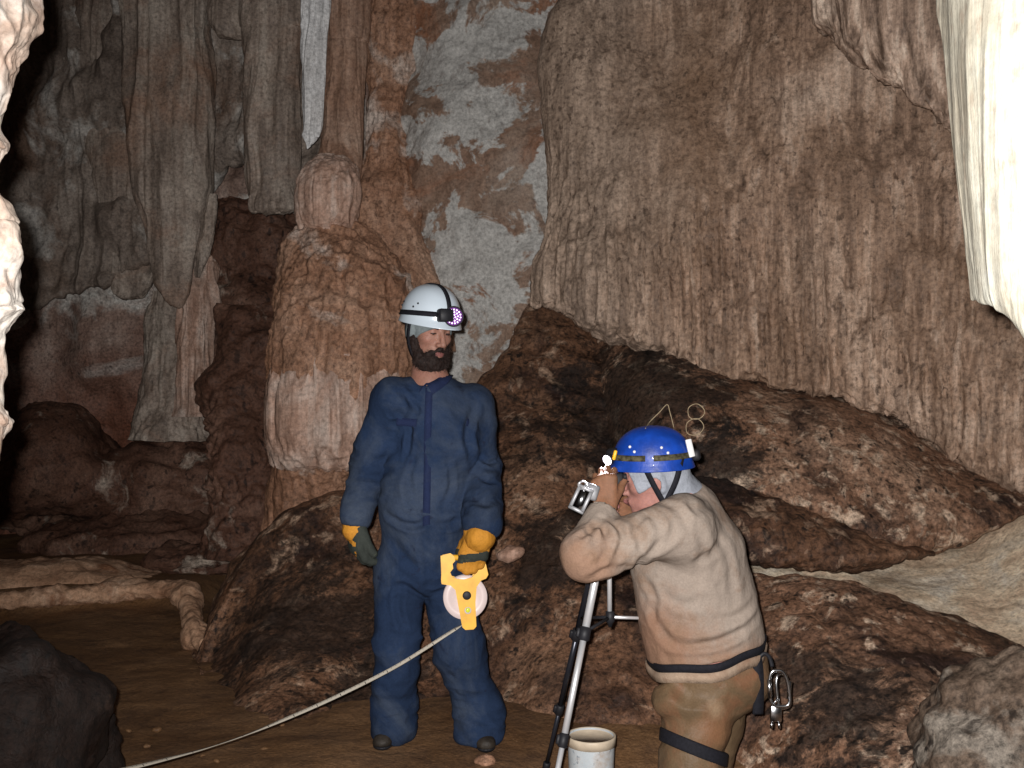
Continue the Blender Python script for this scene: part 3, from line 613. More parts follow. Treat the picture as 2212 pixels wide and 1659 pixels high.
# small solid parts
class MB:
    def __init__(s): s.V = []; s.F = []; s.I = []; s.n = 0
    def add(s, V, F, mi=0):
        V = np.asarray(V, float); s.V.append(V); s.F += [tuple(int(i) + s.n for i in f) for f in F]; s.I += [mi] * len(F); s.n += len(V); return s
    def build(s, name, mat, parent=None, mats=None, smooth=True):
        return mesh_np(name, np.concatenate(s.V), s.F, mat, parent, smooth, mats, s.I if mats else None)
    def tube(s, pts, r, nu=12, mi=0, closed=False, caps=True):
        C = np.asarray(pts, float); m = len(C); r = np.broadcast_to(np.asarray(r, float), (m,))
        T = np.roll(C, -1, 0) - np.roll(C, 1, 0) if closed else np.gradient(C, axis=0)
        T = T / (np.linalg.norm(T, axis=1, keepdims=True) + 1e-12)
        a = nrm(np.cross(T[0], [0.13, .2, 1.0] if abs(T[0][2]) < .95 else [1.0, .1, 0])); th = np.linspace(0, 2 * math.pi, nu, endpoint=False); rows = []
        for k in range(m):
            a = nrm(a - T[k] * (a @ T[k])); b = np.cross(T[k], a)
            rows.append(C[k] + r[k] * (np.cos(th)[:, None] * a + np.sin(th)[:, None] * b))
        V = np.concatenate(rows); Fs = [tuple(q) for q in grid_faces(m, nu, True).tolist()]
        if closed:
            Fs += [((m - 1) * nu + j, (m - 1) * nu + (j + 1) % nu, (j + 1) % nu, j) for j in range(nu)]
        elif caps:
            Fs += [tuple(range(nu))[::-1], tuple((m - 1) * nu + j for j in range(nu))]
        return s.add(V, Fs, mi)
    def box(s, fr, c, sz, mi=0, bev=.12):
        """box with chamfered edges in a frame; sz are full sizes"""
        h = np.asarray(sz, float) / 2; b = min(h) * bev * 2; V = []
        import itertools
        idx = {}
        for sx, sy, sz_ in itertools.product((-1, 1), repeat=3):
            for ax in range(3):
                q = np.array([sx, sy, sz_], float) * (h - b); q[ax] += (sx, sy, sz_)[ax] * b
                idx[(sx, sy, sz_, ax)] = len(V); V.append(fr.at(*(np.asarray(c) + q)))
        Fs = []
        for ax in range(3):
            o1, o2 = [k for k in range(3) if k != ax]
            for sg in (-1, 1):
                q = []
                for a, b_ in ((-1, -1), (1, -1), (1, 1), (-1, 1)):
                    k = [0, 0, 0]; k[ax] = sg; k[o1] = a; k[o2] = b_; q.append(idx[(*k, ax)])
                Fs.append(q)
            for a, b_ in itertools.product((-1, 1), repeat=2):
                k1 = [0, 0, 0]; k1[o1] = a; k1[o2] = b_; k1[ax] = -1; k2 = list(k1); k2[ax] = 1
                Fs.append([idx[(*k1, o1)], idx[(*k2, o1)], idx[(*k2, o2)], idx[(*k1, o2)]])
        for sx, sy, sz_ in itertools.product((-1, 1), repeat=3): Fs.append([idx[(sx, sy, sz_, ax)] for ax in range(3)])
        V = np.array(V); ctr = V.mean(0); G = []
        for q in Fs:
            n = np.cross(V[q[1]] - V[q[0]], V[q[2]] - V[q[0]]); G.append(q if n @ (V[q].mean(0) - ctr) > 0 else q[::-1])
        return s.add(V, G, mi)
    def ribbon(s, pts, nor, wid, th, mi=0, closed=False):
        """flat strap: pts along it, nor outward normals, wid width, th thickness"""
        C = np.asarray(pts, float); m = len(C); T = np.roll(C, -1, 0) - np.roll(C, 1, 0) if closed else np.gradient(C, axis=0)
        Nn = np.asarray(nor, float); Nn = Nn / np.linalg.norm(Nn, axis=1, keepdims=True)
        S = np.cross(T, Nn); S /= np.linalg.norm(S, axis=1, keepdims=True) + 1e-12; w_ = np.broadcast_to(np.asarray(wid, float), (m,))[:, None] / 2
        V = np.stack([C - S * w_ , C + S * w_, C + S * w_ + Nn * th, C - S * w_ + Nn * th], 1).reshape(-1, 3)
        Fs = [tuple(q) for q in grid_faces(m, 4, True).tolist()]
        if closed: Fs += [((m - 1) * 4 + j, (m - 1) * 4 + (j + 1) % 4, (j + 1) % 4, j) for j in range(4)]
        else: Fs += [(3, 2, 1, 0), tuple((m - 1) * 4 + j for j in range(4))]
        return s.add(V, Fs, mi)
    def lathe(s, c, prof, axis=(0, 0, 1), nu=48, mi=0):
        ax = nrm(axis); a = nrm(np.cross(ax, [0.3, 1, 0.1] if abs(ax[1]) < .9 else [1, 0, .1])); b = np.cross(ax, a); th = np.linspace(0, 2 * math.pi, nu, endpoint=False)
        V = np.concatenate([np.asarray(c) + ax * z + r * (np.cos(th)[:, None] * a + np.sin(th)[:, None] * b) for r, z in prof])
        m = len(prof); Fs = [tuple(q) for q in grid_faces(m, nu, True).tolist()] + [tuple(range(nu))[::-1], tuple((m - 1) * nu + j for j in range(nu))]
        return s.add(V, Fs, mi)
    def ball(s, c, r, mi=0, nu=14, nv=9, fr=None):
        r = np.broadcast_to(np.asarray(r, float), (3,)); ph = np.linspace(-math.pi / 2 + .05, math.pi / 2 - .05, nv); th = np.linspace(0, 2 * math.pi, nu, endpoint=False)
        G = np.stack([np.cos(ph)[:, None] * np.cos(th) * r[0], np.cos(ph)[:, None] * np.sin(th) * r[1], np.repeat(np.sin(ph)[:, None], nu, 1) * r[2]], -1).reshape(-1, 3)
        if fr is not None: G = G @ fr.R.T
        Fs = [tuple(q) for q in grid_faces(nv, nu, True).tolist()] + [tuple(range(nu))[::-1], tuple((nv - 1) * nu + j for j in range(nu))]
        return s.add(G + np.asarray(c), Fs, mi)

def hand_prims(wr, f, n, s, curls=(30, 30, 30, 30), thumb=(.75, .55, .35), sc=1.0, fat=1.0, spread=0.0):
    """wrist, finger direction, palm normal, thumb-side direction -> list of limbs: palm, four jointed fingers, thumb"""
    f = nrm(f); n = np.asarray(n, float); n = nrm(n - f * (n @ f)); s_ = np.cross(f, n); s_ = s_ if s_ @ np.asarray(s) > 0 else -s_
    wr = np.asarray(wr, float); out = []; at = lambda a, b, c: wr + sc * (f * a + s_ * b + n * c)
    ks = [(.092, .030, 0), (.096, .009, -.002), (.090, -.012, -.001), (.080, -.031, .002)]
    for (a, b, c), r in zip(ks, (.0135, .014, .0135, .0125)):
        out.append((cap(at(.005, b * .62, 0), at(a, b, c), .0165 * sc * fat, r * sc * fat), .012))
    L = [(.043, .027, .021), (.047, .030, .022), (.043, .028, .021), (.034, .021, .019)]
    for k in range(4):
        p = at(*ks[k]); ang = 0; d0 = nrm(f + s_ * spread * (1.5 - k) * .35); cu = curls[k] if isinstance(curls[k], tuple) else (curls[k], curls[k] * 1.2, curls[k] * .8)
        rr = [.0098, .0088, .0080, .0068] if k < 3 else [.0086, .0077, .007, .006]
        for j in range(3):
            ang += math.radians(cu[j]); dv = d0 * math.cos(ang) + n * math.sin(ang); q = p + dv * L[k][j] * sc
            out.append((cap(p, q, rr[j] * sc * fat, rr[j + 1] * sc * fat), .004)); p = q
    p = at(.022, .024, .006); dv = nrm(f * thumb[0] + s_ * thumb[1] + n * thumb[2])
    q = p + dv * .046 * sc; out.append((cap(p, q, .0165 * sc * fat, .0125 * sc * fat), .010))
    dv = nrm(dv + f * .35 + n * .25); p, q = q, q + dv * .034 * sc; out.append((cap(p, q, .0118 * sc * fat, .0105 * sc * fat), .004))
    dv = nrm(dv + n * .25 + f * .1); p, q = q, q + dv * .026 * sc; out.append((cap(p, q, .0105 * sc * fat, .0085 * sc * fat), .004))
    return out
def un_list(lst):
    def f(p):
        d = None
        for g, k in lst:
            e = g(p); d = e if d is None else sm_(d, e, k)
        return d
    return f
def bbox_pts(pts, pad):
    a = np.array(pts); return a.min(0) - pad, a.max(0) + pad

def head_prims(h):
    """head about a frame whose origin is between the ears at eye height"""
    L = [(h.ell((-.012, 0, .035), (.100, .078, .098)), .01), (h.ell((.030, 0, -.035), (.066, .061, .088)), .03), (h.ell((.034, 0, -.092), (.052, .047, .034)), .03),
         (cap(h.at(.078, -.034, .022), h.at(.078, .034, .022), .012, .012), .015), (h.ell((.055, .043, -.028), (.028, .022, .02)), .02), (h.ell((.055, -.043, -.028), (.028, .022, .02)), .02),
         (h.ell((.080, 0, -.112), (.018, .022, .018)), .02), (h.ell((.082, 0, -.075), (.018, .028, .022)), .02)]
    base = un_list(L)
    for sg in (-1, 1): base = s_sub(base, h.ell((.106, sg * .032, -.001), (.020, .017, .012)), .012)
    add = [(base, .01), (cap(h.at(.094, 0, .008), h.at(.118, 0, -.040), .008, .0125), .012), (h.ell((.104, .014, -.045), (.013, .010, .009)), .006), (h.ell((.104, -.014, -.045), (.013, .010, .009)), .006),
           (cap(h.at(.096, -.020, -.074), h.at(.096, .020, -.074), .006, .006), .006), (cap(h.at(.094, -.016, -.084), h.at(.094, .016, -.084), .007, .007), .005)]
    for sg in (-1, 1):
        add += [(h.ell((.078, sg * .032, -.001), (.0135, .014, .0125)), .003), (h.ell((-.008, sg * .080, -.012), (.018, .010, .031)), .006)]
    return add

# helmets
def helmet_pt(h, a, b, hh, az, el, off=0.0):
    """point on a helmet shell: az round from the front towards the wearer's right, el up from the rim"""
    e = max(el, 0.0); ce, se = math.cos(e) ** .85, math.sin(e) ** .95
    drop = min(el, 0) * hh * .85
    fl = 1.0 + (-min(el, 0)) * .25
    return h.at((a + off) * ce * math.cos(az) * fl, (b + off) * ce * math.sin(az) * fl, (hh + off) * se + drop)
def helmet(name, h, a, b, hh, mat, parent, brim=.018):
    nu, nv = 96, 34; rows = []
    els = list(np.linspace(-.22, 0, 7)) + list(np.linspace(.05, math.pi / 2 - .01, nv - 7))
    out = [[helmet_pt(h, a + (brim * max(0, -el / .22) * max(0, math.cos(az)) ** 2), b, hh, az, el) for az in np.linspace(0, 2 * math.pi, nu, endpoint=False)] for el in els]
    inn = [[helmet_pt(h, a - .007, b - .007, hh - .007, az, el) for az in np.linspace(0, 2 * math.pi, nu, endpoint=False)] for el in els]
    V = np.array(inn[::-1] + out).reshape(-1, 3); Q = grid_faces(2 * nv, nu, True)
    N = normals_of(V, Q); k = slice(nv * nu, None)
    if np.mean(np.sum(N[k] * (V[k] - h.c), 1)) < 0: Q = Q[:, ::-1]
    n = len(V); top = [(2 * nv - 1) * nu + j for j in range(nu)]
    F_ = Q.tolist() + [top, list(range(nu))[::-1]]
    o = mesh_np(name, V, F_, mat, parent); return o
def band(mb, h, a, b, hh, path, wid, th=.003, off=.001, n=60, mi=0, closed=False):
    path = crom(np.asarray(path, float), n, 0)
    pts = [helmet_pt(h, a, b, hh, az, el, off) for az, el in path]; nor = [p - h.at(0, 0, -.02) for p in pts]
    return mb.ribbon(pts, nor, wid, th, mi, closed)

def crease(lines, amp):
    """soft valleys along given polylines in the cloth"""
    def f(V, N):
        r = np.zeros(len(V))
        for pts, w_, a in lines:
            C = crom(np.asarray(pts, float), 40, 0); best = np.full(len(V), 9.0); tt = np.zeros(len(V))
            for k in range(len(C)):
                d = np.linalg.norm(V - C[k], axis=1); m = d < best; best[m] = d[m]; tt[m] = k / 39
            d = best / w_; r += amp * a * (np.sin(np.pi * np.clip(tt * .9 + .05, 0, 1)) ** .6) * (-np.exp(-d * d) + .55 * np.exp(-((d - 1.7) / .8) ** 2))
        return r
    return f
def on_surface(f, p, d, out=.004):
    """walk from p along -d until the surface is met"""
    q = np.array([p], float); d = nrm(d)
    for _ in range(60):
        v = f(q)[0]
        if v < out: break
        q = q + d * v * .7
    return q[0]
# ------------------------------------------------------------------ cloth, skin and gear materials
def cloth(name, base, var, dirt, dthr=(.52, .68), weave=420, dfreq=3.0, grad=None, rough=.9, dfac=1.0, grime=None):
    """worn cloth: uneven dye, dust or mud smears, weave; grad=(center, radius, colour) tints given places with mud or painted wet shine"""
    t = NT(name); n = t.noise(5, 7, .6)
    col = t.ramp(n, [(.3, tuple(x * (1 - var) for x in srgb(*base)[:3]) + (1,)), (.7, tuple(x * (1 + var) for x in srgb(*base)[:3]) + (1,))])
    for (c, r, cc) in (grad or []):
        d = t.n.new('ShaderNodeVectorMath'); d.operation = 'DISTANCE'; t.link(t.co, d.inputs[0]); d.inputs[1].default_value = [float(v) for v in c]
        q = t.math('ADD', d.outputs['Value'], t.math('MULTIPLY', t.math('SUBTRACT', t.noise(9, 6, .65), .5), r * 1.3))
        mr = t.n.new('ShaderNodeMapRange'); t.link(q, mr.inputs[0]); mr.inputs[1].default_value = r * .35; mr.inputs[2].default_value = r; mr.inputs[3].default_value = .8; mr.inputs[4].default_value = 0
        col = t.mix(mr.outputs[0], col, srgb(*cc))
    col = t.mix(t.math('MULTIPLY', t.ramp(t.noise(dfreq, 9, .66, dist=.7), [(dthr[0], 0.0), (dthr[1], 1.0)]), dfac), col, srgb(*dirt))
    if grime: col = t.mix(t.ramp(t.noise(17, 6, .6, dist=.4), [(.62, 0.0), (.72, .7)]), col, srgb(*grime))
    fn = t.noise(160, 4, .7); col = t.mix(1.0, col, t.ramp(fn, [(.3, .87), (.5, 1.0), (.7, 1.12)]), 'MULTIPLY')
    b = t.bump(t.noise(13, 6, .6), .7, .010); b = t.bump(t.noise(44, 5, .6), .5, .004, b); b = t.bump(fn, .4, .0015, b)
    return t.done(col, rough, b, .15)
def skinm(name, base, red, rough=.6):
    t = NT(name); col = t.ramp(t.noise(22, 5), [(.3, srgb(*base)), (.7, srgb(*red))])
    col = t.mix(1.0, col, t.ramp(t.noise(130, 4), [(.3, .85), (.7, 1.12)]), 'MULTIPLY')
    b = t.bump(t.noise(160, 4), .25, .001)
    m = t.done(col, rough, b, .4); t.b.inputs['Subsurface Weight'].default_value = .12; t.b.inputs['Subsurface Radius'].default_value = (.01, .004, .002); t.b.inputs['Subsurface Scale'].default_value = .6
    return m
M_skin1 = skinm('tan_skin', (138, 100, 84), (150, 106, 92)); M_lips = skinm('lips', (128, 80, 76), (136, 88, 84)); M_eye = plain('dark_eye', srgb(52, 40, 38), .3)
M_skin2 = skinm('ruddy_skin', (152, 108, 98), (164, 116, 106)); M_dirty = skinm('mud_stained_hand', (104, 72, 48), (134, 92, 68), .7)
M_beard = plain('dark_brown_hair', srgb(36, 26, 23), .7, .2, var=.6, scale=90, bumpd=.004)
M_blue = cloth('blue_coverall_cloth', (31, 45, 69), .25, (74, 82, 94), (.46, .68), dfreq=2.2, dfac=.8, grime=(29, 33, 50))
M_blued = cloth('blue_collar_cloth', (31, 40, 68), .2, (48, 54, 72), (.55, .75))
M_helw = plain('white_helmet_shell', srgb(194, 206, 216), .25, .5, var=.05, scale=12, Coat_Weight=.4)
M_black = plain('black_rubber', srgb(30, 30, 34), .55, .3, var=.2, scale=60)
M_web = plain('black_webbing', srgb(26, 26, 32), .8, .2, var=.3, scale=120, bumpd=.002)
M_greyc = cloth('grey_balaclava', (112, 120, 122), .12, (96, 100, 102), weave=300)
M_yleath = cloth('yellow_leather', (186, 128, 46), .18, (146, 94, 40), (.5, .7), dfreq=14, rough=.7)
M_dglove = cloth('charcoal_glove_knit', (50, 54, 50), .3, (92, 98, 74), (.6, .7), dfreq=22, rough=.8)
M_ypl = plain('yellow_plastic', srgb(230, 172, 40), .42, .45, var=.16, scale=26)
M_reel = plain('pale_reel_plastic', srgb(212, 194, 190), .35, .4, var=.05, scale=10, Transmission_Weight=.0)
M_tape = plain('white_tape', srgb(176, 168, 154), .4, .4, var=.08, scale=30); M_ink = plain('black_ink', srgb(36, 34, 34), .6)
M_chrome = plain('satin_aluminium', (.80, .80, .82, 1), .36, .6, .6, var=.05, scale=30)
M_led = None

# ------------------------------------------------------------------ the man in blue
j = lambda X, Y, d: P(X, Y, d)
base1 = np.array([P(940, 1590, 4.1)[0], 4.1, 0.0])
man = thing('person', base1, 'bearded man standing in a blue coverall, holding a yellow tape reel', 'person', 'cave surveyors')
neck = j(930, 832, 4.09); chest = j(936, 940, 4.10); belly = j(918, 1090, 4.09); pelv = j(915, 1205, 4.10)
shl, shr = j(848, 866, 4.05), j(1024, 872, 4.15); ell_, elr = j(800, 1000, 4.13), j(1044, 1008, 4.17); wrl, wrr = j(768, 1130, 4.06), j(1037, 1146, 3.965)
hpl, hpr = j(868, 1235, 4.09), j(960, 1235, 4.12); knl, knr = j(856, 1400, 4.05), j(992, 1400, 4.08); anl, anr = j(850, 1555, 4.10), j(1036, 1570, 4.08)
yaw = math.radians(36); pit = math.radians(15)
f1 = np.array([math.sin(yaw) * math.cos(pit), -math.cos(yaw) * math.cos(pit), -math.sin(pit)])
h1 = Fr(j(952, 722, 4.02) - .086 * f1 + np.array([0, 0, .004]), f1, (0.03, 0, 1))
hl = hand_prims(wrl, (.05, -.12, -1), (.8, .55, 0), (-.3, -1, 0), (28, 32, 36, 40), (.9, .25, .3), 1.06, 1.12)
hr = hand_prims(wrr, (-.26, -.20, -.94), (.05, 1, -.15), (-1, .1, 0), ((16, 92, 66), (18, 94, 66), (20, 96, 66), (24, 98, 66)), (.72, .35, .55), 1.12, 1.22)
bd = [(un_list(head_prims(h1)), .01), (cap(h1.at(-.028, 0, -.05), neck, .058, .060), .025), (cap(neck, chest + [0, .01, .04], .075, .10), .05), (ell(chest + [0, 0, .03], (.150, .100, .17)), .05), (ell(belly, (.130, .09, .16)), .06), (ell(pelv, (.145, .10, .11)), .05),
      (cap(neck + [-.05, 0, -.035], shl, .04, .052), .04), (cap(neck + [.05, 0, -.035], shr, .04, .052), .04), (cap(shl, ell_, .050, .040), .03), (cap(shr, elr, .050, .040), .03), (cap(ell_, wrl, .040, .027), .02), (cap(elr, wrr, .040, .027), .02),
      (cap(hpl, knl, .080, .056), .03), (cap(hpr, knr, .080, .056), .03), (cap(knl, anl, .054, .036), .02), (cap(knr, anr, .054, .036), .02), (cap(anl + [0, .03, -.03], anl + [-.01, -.06, -.05], .030, .022), .02), (cap(anr + [0, .03, -.03], anr + [.01, -.06, -.05], .030, .022), .02)] + [(un_list(hl), .015), (un_list(hr), .015)]
def face_mi(h):
    def g(c):
        q = h.loc(c); mi = np.zeros(len(q), int)
        lip = (q[:, 0] > .085) & (np.abs(q[:, 1]) < .023 - .1 * np.abs(q[:, 2] + .079)) & (np.abs(q[:, 2] + .079) < .0105)
        mi[lip] = 1
        eye = (q[:, 0] > .066) & (((np.abs(q[:, 1]) - .032) / .0125) ** 2 + ((q[:, 2] + .003) / .0038) ** 2 < 1)
        mi[eye] = 2; return mi
    return g
lo, hi = bbox_pts([h1.at(0, 0, .12), anl, anr, shl, shr, wrl, wrr, ell_, elr], [.25, .3, .16])
sdf_mesh('body', un_list(bd), lo, hi, .0045, M_skin1, man, mats=[M_skin1, M_lips, M_eye], midx=face_mi(h1))
# coverall
cv = [(ell(chest + [0, .005, .0], (.182, .130, .235)), .05), (cap(neck + [0, .0, -.055], chest, .085, .12), .07), (ell(belly, (.172, .128, .21)), .08), (ell(pelv + [0, 0, .0], (.172, .130, .15)), .06),
      (cap(neck + [-.06, .01, -.055], shl + [.01, 0, -.012], .058, .078), .05), (cap(neck + [.06, .01, -.055], shr + [-.01, 0, -.012], .058, .078), .05),
      (cap(shl, ell_, .078, .068), .04), (cap(shr, elr, .078, .070), .04), (cap(ell_, wrl + [0, 0, .025], .068, .056), .03), (cap(elr, wrr + [.01, 0, .03], .072, .068), .03),
      (cap(hpl, knl, .096, .074), .022), (cap(hpr, knr, .099, .083), .022), (cap(knl, anl + [0, 0, .02], .076, .076), .03), (cap(knr, anr + [0, 0, .02], .085, .082), .03), (cap(anl + [0, 0, .05], anl + [0, -.02, -.02], .077, .085), .03), (cap(anr + [0, 0, .05], anr + [0, -.02, -.02], .083, .089), .03)]
cvf = un_list(cv)
cvf = s_sub(cvf, ell(neck + [-.014, -.065, .040], (.054, .08, .050)), .012)
cvf = s_sub(cvf, cap(neck + [0, 0, -.01], neck + [0, 0, .2], .068, .08), .012)
cvf = s_and(cvf, half([0, 0, .020], (0, 0, -1)), .012)
for wq, eq, o_ in ((wrl, ell_, -.006), (wrr, elr, -.02)): cvf = s_sub(cvf, cap(wq + nrm(wq - eq) * (.055 + o_), wq + nrm(wq - eq) * .2, .055, .08), .01)
def folds(joints, amp=.007, seed=3):
    def f(V, N):
        a = np.stack([V[:, 0] * .8 + V[:, 2] * .5, V[:, 1], V[:, 2] * .9 - V[:, 0] * .5], -1)
        b = np.stack([V[:, 0] * .7 - V[:, 2] * .7, V[:, 1], V[:, 2] * .7 + V[:, 0] * .7], -1)
        wv = np.stack([fbm(V, 4, 2, seed + 20), fbm(V, 4, 2, seed + 21), fbm(V, 4, 2, seed + 22)], -1) * .06
        r = .9 * amp * fbm(V, 5, 3, seed + 3) + .55 * amp * ridged(a + wv, 6, 2, seed, (1.3, .6, .35)) + .4 * amp * ridged(b + wv, 7, 2, seed + 1, (1.2, .6, .4))
        for c, rad, ax, fr_ in joints:
            d = np.linalg.norm(V - c, axis=1); wgt = np.exp(-(d / rad) ** 2)
            q = V + wv * .7; q = q + np.outer((q - c) @ nrm(ax), nrm(ax)) * .0
            r = r + amp * 1.3 * wgt * ridged(q, fr_ / 4.2, 2, seed + int(fr_), (.45, .45, 1.0) if abs(nrm(ax)[2]) > .9 else (.9, .6, .9))
        return r
    return f
zz = np.array([0, 0, 1.0])
jf1 = [(ell_, .11, zz, 60), (elr, .12, zz, 55), (knl, .12, zz, 45), (knr, .13, zz, 45), (anl + [0, 0, .06], .13, zz, 62), (anr + [0, 0, .06], .14, zz, 60), (pelv + [0, -.1, -.06], .16, zz, 40), (wrr + [0, 0, .06], .07, zz, 80), (shl + [.06, 0, -.06], .10, (.7, 0, .7), 60), (shr + [-.06, 0, -.06], .10, (-.7, 0, .7), 60), (belly + [0, -.1, .02], .14, zz, 34)]
CL1 = [[(912, 1332), (862, 1292), (822, 1302)], [(916, 1326), (965, 1290), (1012, 1288)], [(825, 1392), (868, 1420), (898, 1398)], [(830, 1430), (865, 1448), (895, 1440)], [(950, 1392), (1000, 1426), (1048, 1396)], [(955, 1440), (1005, 1462), (1055, 1445)], [(812, 1530), (850, 1548), (893, 1528)], [(815, 1497), (850, 1512), (890, 1496)], [(972, 1545), (1020, 1566), (1078, 1545)], [(965, 1502), (1010, 1524), (1066, 1500)],
       [(778, 1012), (808, 1002), (832, 978)], [(772, 1044), (800, 1050), (826, 1030)], [(765, 1085), (790, 1092), (812, 1078)], [(1026, 998), (1054, 1016), (1080, 1004)], [(1026, 1040), (1054, 1058), (1082, 1042)], [(1010, 1090), (1045, 1102), (1080, 1088)], [(826, 1130), (880, 1152), (915, 1140)], [(925, 1152), (970, 1146), (1008, 1118)], [(848, 890), (872, 940), (862, 1000)], [(1014, 890), (996, 945), (1006, 1005)], [(836, 1196), (868, 1232), (902, 1254)], [(882, 1000), (870, 1058), (886, 1112)], [(956, 1000), (966, 1060), (950, 1110)], [(850, 1290), (844, 1340), (856, 1388)], [(986, 1304), (996, 1350), (1002, 1386)], [(1000, 1190), (965, 1232), (930, 1262)], [(905, 1180), (910, 1230), (914, 1290)], [(850, 850), (880, 880), (900, 900)]]
rz_ = random.Random(5)
CL1 = [([on_surface(cvf, P(x, y, 3.75), (0, 1, 0), .002) for x, y in c_], rz_.uniform(.011, .019), rz_.uniform(.7, 1.3)) for c_ in CL1]
cr1 = crease(CL1, .0095); fo1 = folds(jf1, .0165, 3)
cov = sdf_mesh('coverall', cvf, lo - .05, hi + .05, .006, M_blue, man, lambda V, N: fo1(V, N) + cr1(V, N))
# collar flaps, placket and pockets follow the chest surface
for cpts in ([(880, 788), (880, 806), (890, 824), (906, 838)], [(962, 800), (956, 814), (944, 826), (930, 836), (919, 842)]):
    cp_ = crom(np.array(cpts, float), 14, 0); sp = [on_surface(cvf, P(x, y, 3.8), (0, 1, 0), .006) for x, y in cp_]; sp = [p for p in sp if cvf(p[None])[0] < .02 and p[1] < 4.12]
    MB().ribbon(sp, [(0.0, -1, .35)] * len(sp), np.linspace(.036, .050, len(sp)), .007).build('collar', M_blued, cov)
mb = MB(); sp = [on_surface(cvf, P(918 - 6 * t, 838 + 385 * t, 3.8), (0, 1, 0), .006) for t in np.linspace(0, 1, 30)]
mb.ribbon(sp, [(0, -1, 0.0)] * 30, .028, .004); mb.build('placket', M_blued, cov)
for x0 in (868, 985):
    mb = MB(); sp = [on_surface(cvf, P(x0 + t * 46, 916 + 3 * t, 3.8), (0, 1, 0), .012) for t in np.linspace(-.5, .5, 9)]
    mb.ribbon(sp, [(0, -1, .1)] * 9, .030, .004); mb.build('pocket_flap', M_blued, cov)
# beard, brows
bdp = [(h1.ell((.052, 0, -.120), (.060, .060, .050)), .01), (h1.ell((.060, 0, -.155), (.042, .044, .040)), .03), (cap(h1.at(.010, .070, -.045), h1.at(.048, .050, -.115), .020, .028), .02), (cap(h1.at(.010, -.070, -.045), h1.at(.048, -.050, -.115), .020, .028), .02),
       (cap(h1.at(.102, -.004, -.062), h1.at(.082, .040, -.088), .0095, .013), .008), (cap(h1.at(.102, .004, -.062), h1.at(.082, -.040, -.088), .0095, .013), .008)]
bf = un_list(bdp); bf = s_sub(bf, h1.ell((.112, 0, -.080), (.030, .022, .010)), .004); bf = s_sub(bf, h1.ell((.09, .036, -.030), (.05, .036, .030)), .008); bf = s_sub(bf, h1.ell((.09, -.036, -.030), (.05, .036, .030)), .008)
lo2, hi2 = bbox_pts([h1.at(.05, 0, -.1)], .14)
brd = sdf_mesh('beard', bf, lo2, hi2, .003, M_beard, man, lambda V, N: .006 * fbm(V, 70, 3, 9) + .004 * fbm(V, 22, 2, 10))
def add_hairs(o, n, ln, droop, seed=1, wid=.0011):
    me = o.data; rg = np.random.default_rng(seed); V = np.zeros(len(me.vertices) * 3); me.vertices.foreach_get('co', V); V = V.reshape(-1, 3); N = np.zeros(len(V) * 3); me.vertices.foreach_get('normal', N); N = N.reshape(-1, 3)
    qs = [tuple(p.vertices) for p in me.polygons]; k = rg.integers(0, len(V), n); d = N[k] * .8 + np.array(droop) + rg.normal(0, .35, (n, 3)); d /= np.linalg.norm(d, axis=1, keepdims=True)
    s_ = np.cross(d, rg.normal(0, 1, (n, 3))); s_ /= np.linalg.norm(s_, axis=1, keepdims=True); L_ = ln * rg.uniform(.5, 1.2, (n, 1))
    b0 = V[k] - N[k] * .002; W = np.stack([b0 - s_ * wid, b0 + s_ * wid, b0 + d * L_], 1).reshape(-1, 3); m0 = len(V)
    me.clear_geometry(); me.from_pydata(np.concatenate([V, W]).tolist(), [], qs + [(m0 + 3 * i, m0 + 3 * i + 1, m0 + 3 * i + 2) for i in range(n)]); me.polygons.foreach_set('use_smooth', np.ones(len(me.polygons), bool)); me.update()
add_hairs(brd, 4200, .016, (0, 0, -.8))
for sg in (-1, 1): MB().tube([h1.at(.090, sg * .014, .016), h1.at(.091, sg * .030, .021), h1.at(.078, sg * .049, .017)], [.004, .0056, .003], 8).build('eyebrow', M_beard, man)
# grey balaclava: cloth over forehead and ears
hdf = un_list(head_prims(h1))
hh_ = lambda h, c, n: half(h.at(*c), h.R @ np.asarray(n, float))
reg = lambda p: np.maximum(hh_(h1, (.032, 0, -.03), (1, 0, -1.25))(p), hh_(h1, (0, 0, -.056), (0, 0, -1))(p))
lo3, hi3 = bbox_pts([h1.c], .17)
sdf_mesh('balaclava', s_and(s_off(hdf, .007), reg, .004), lo3, hi3, .0035, M_greyc, man, lambda V, N: .002 * fbm(V, 40, 3, 14))
# helmet with headlamp
H1 = Fr(h1.at(-.006, 0, .040), nrm(f1 + np.array([0, 0, .08])), (0.02, .03, 1)); ha, hb, hh = .136, .112, .134
helm = helmet('helmet', H1, ha, hb, hh, M_helw, man)
mb = MB(); az = np.linspace(.22, 2 * math.pi - .22, 14)
band(mb, H1, ha, hb, hh, [(a, .10 + .09 * math.cos(a)) for a in az], .020, n=90)
band(mb, H1, ha, hb, hh, [(0, e) for e in np.linspace(.28, 1.5, 8)] + [(math.pi, e) for e in np.linspace(1.45, .1, 8)], .019, n=70)
mb.build('headlamp_strap', M_web, helm)
for az_, el_2 in ((1.15, .42), (1.30, .30), (1.95, .38), (2.1, .26), (-1.2, .4)):
    p = helmet_pt(H1, ha, hb, hh, az_, el_2, .0008); MB().ball(p, .0042, fr=Fr(p, p - H1.c, (0.1, 0, 1))).build('vent_hole', M_black, helm)
lp = helmet_pt(H1, ha, hb, hh, 0.0, .16, .03); LF = Fr(lp, nrm(f1 * .75 + np.array([-.12, -.6, 0.05])), (0, 0, 1))
lamp = MB().lathe(LF.at(-.036, 0, 0), [(.022, 0), (.030, .004), (.034, .014), (.038, .030), (.040, .040), (.0385, .044), (.035, .0435), (.034, .040)], LF.f).build('headlamp', M_black, man)
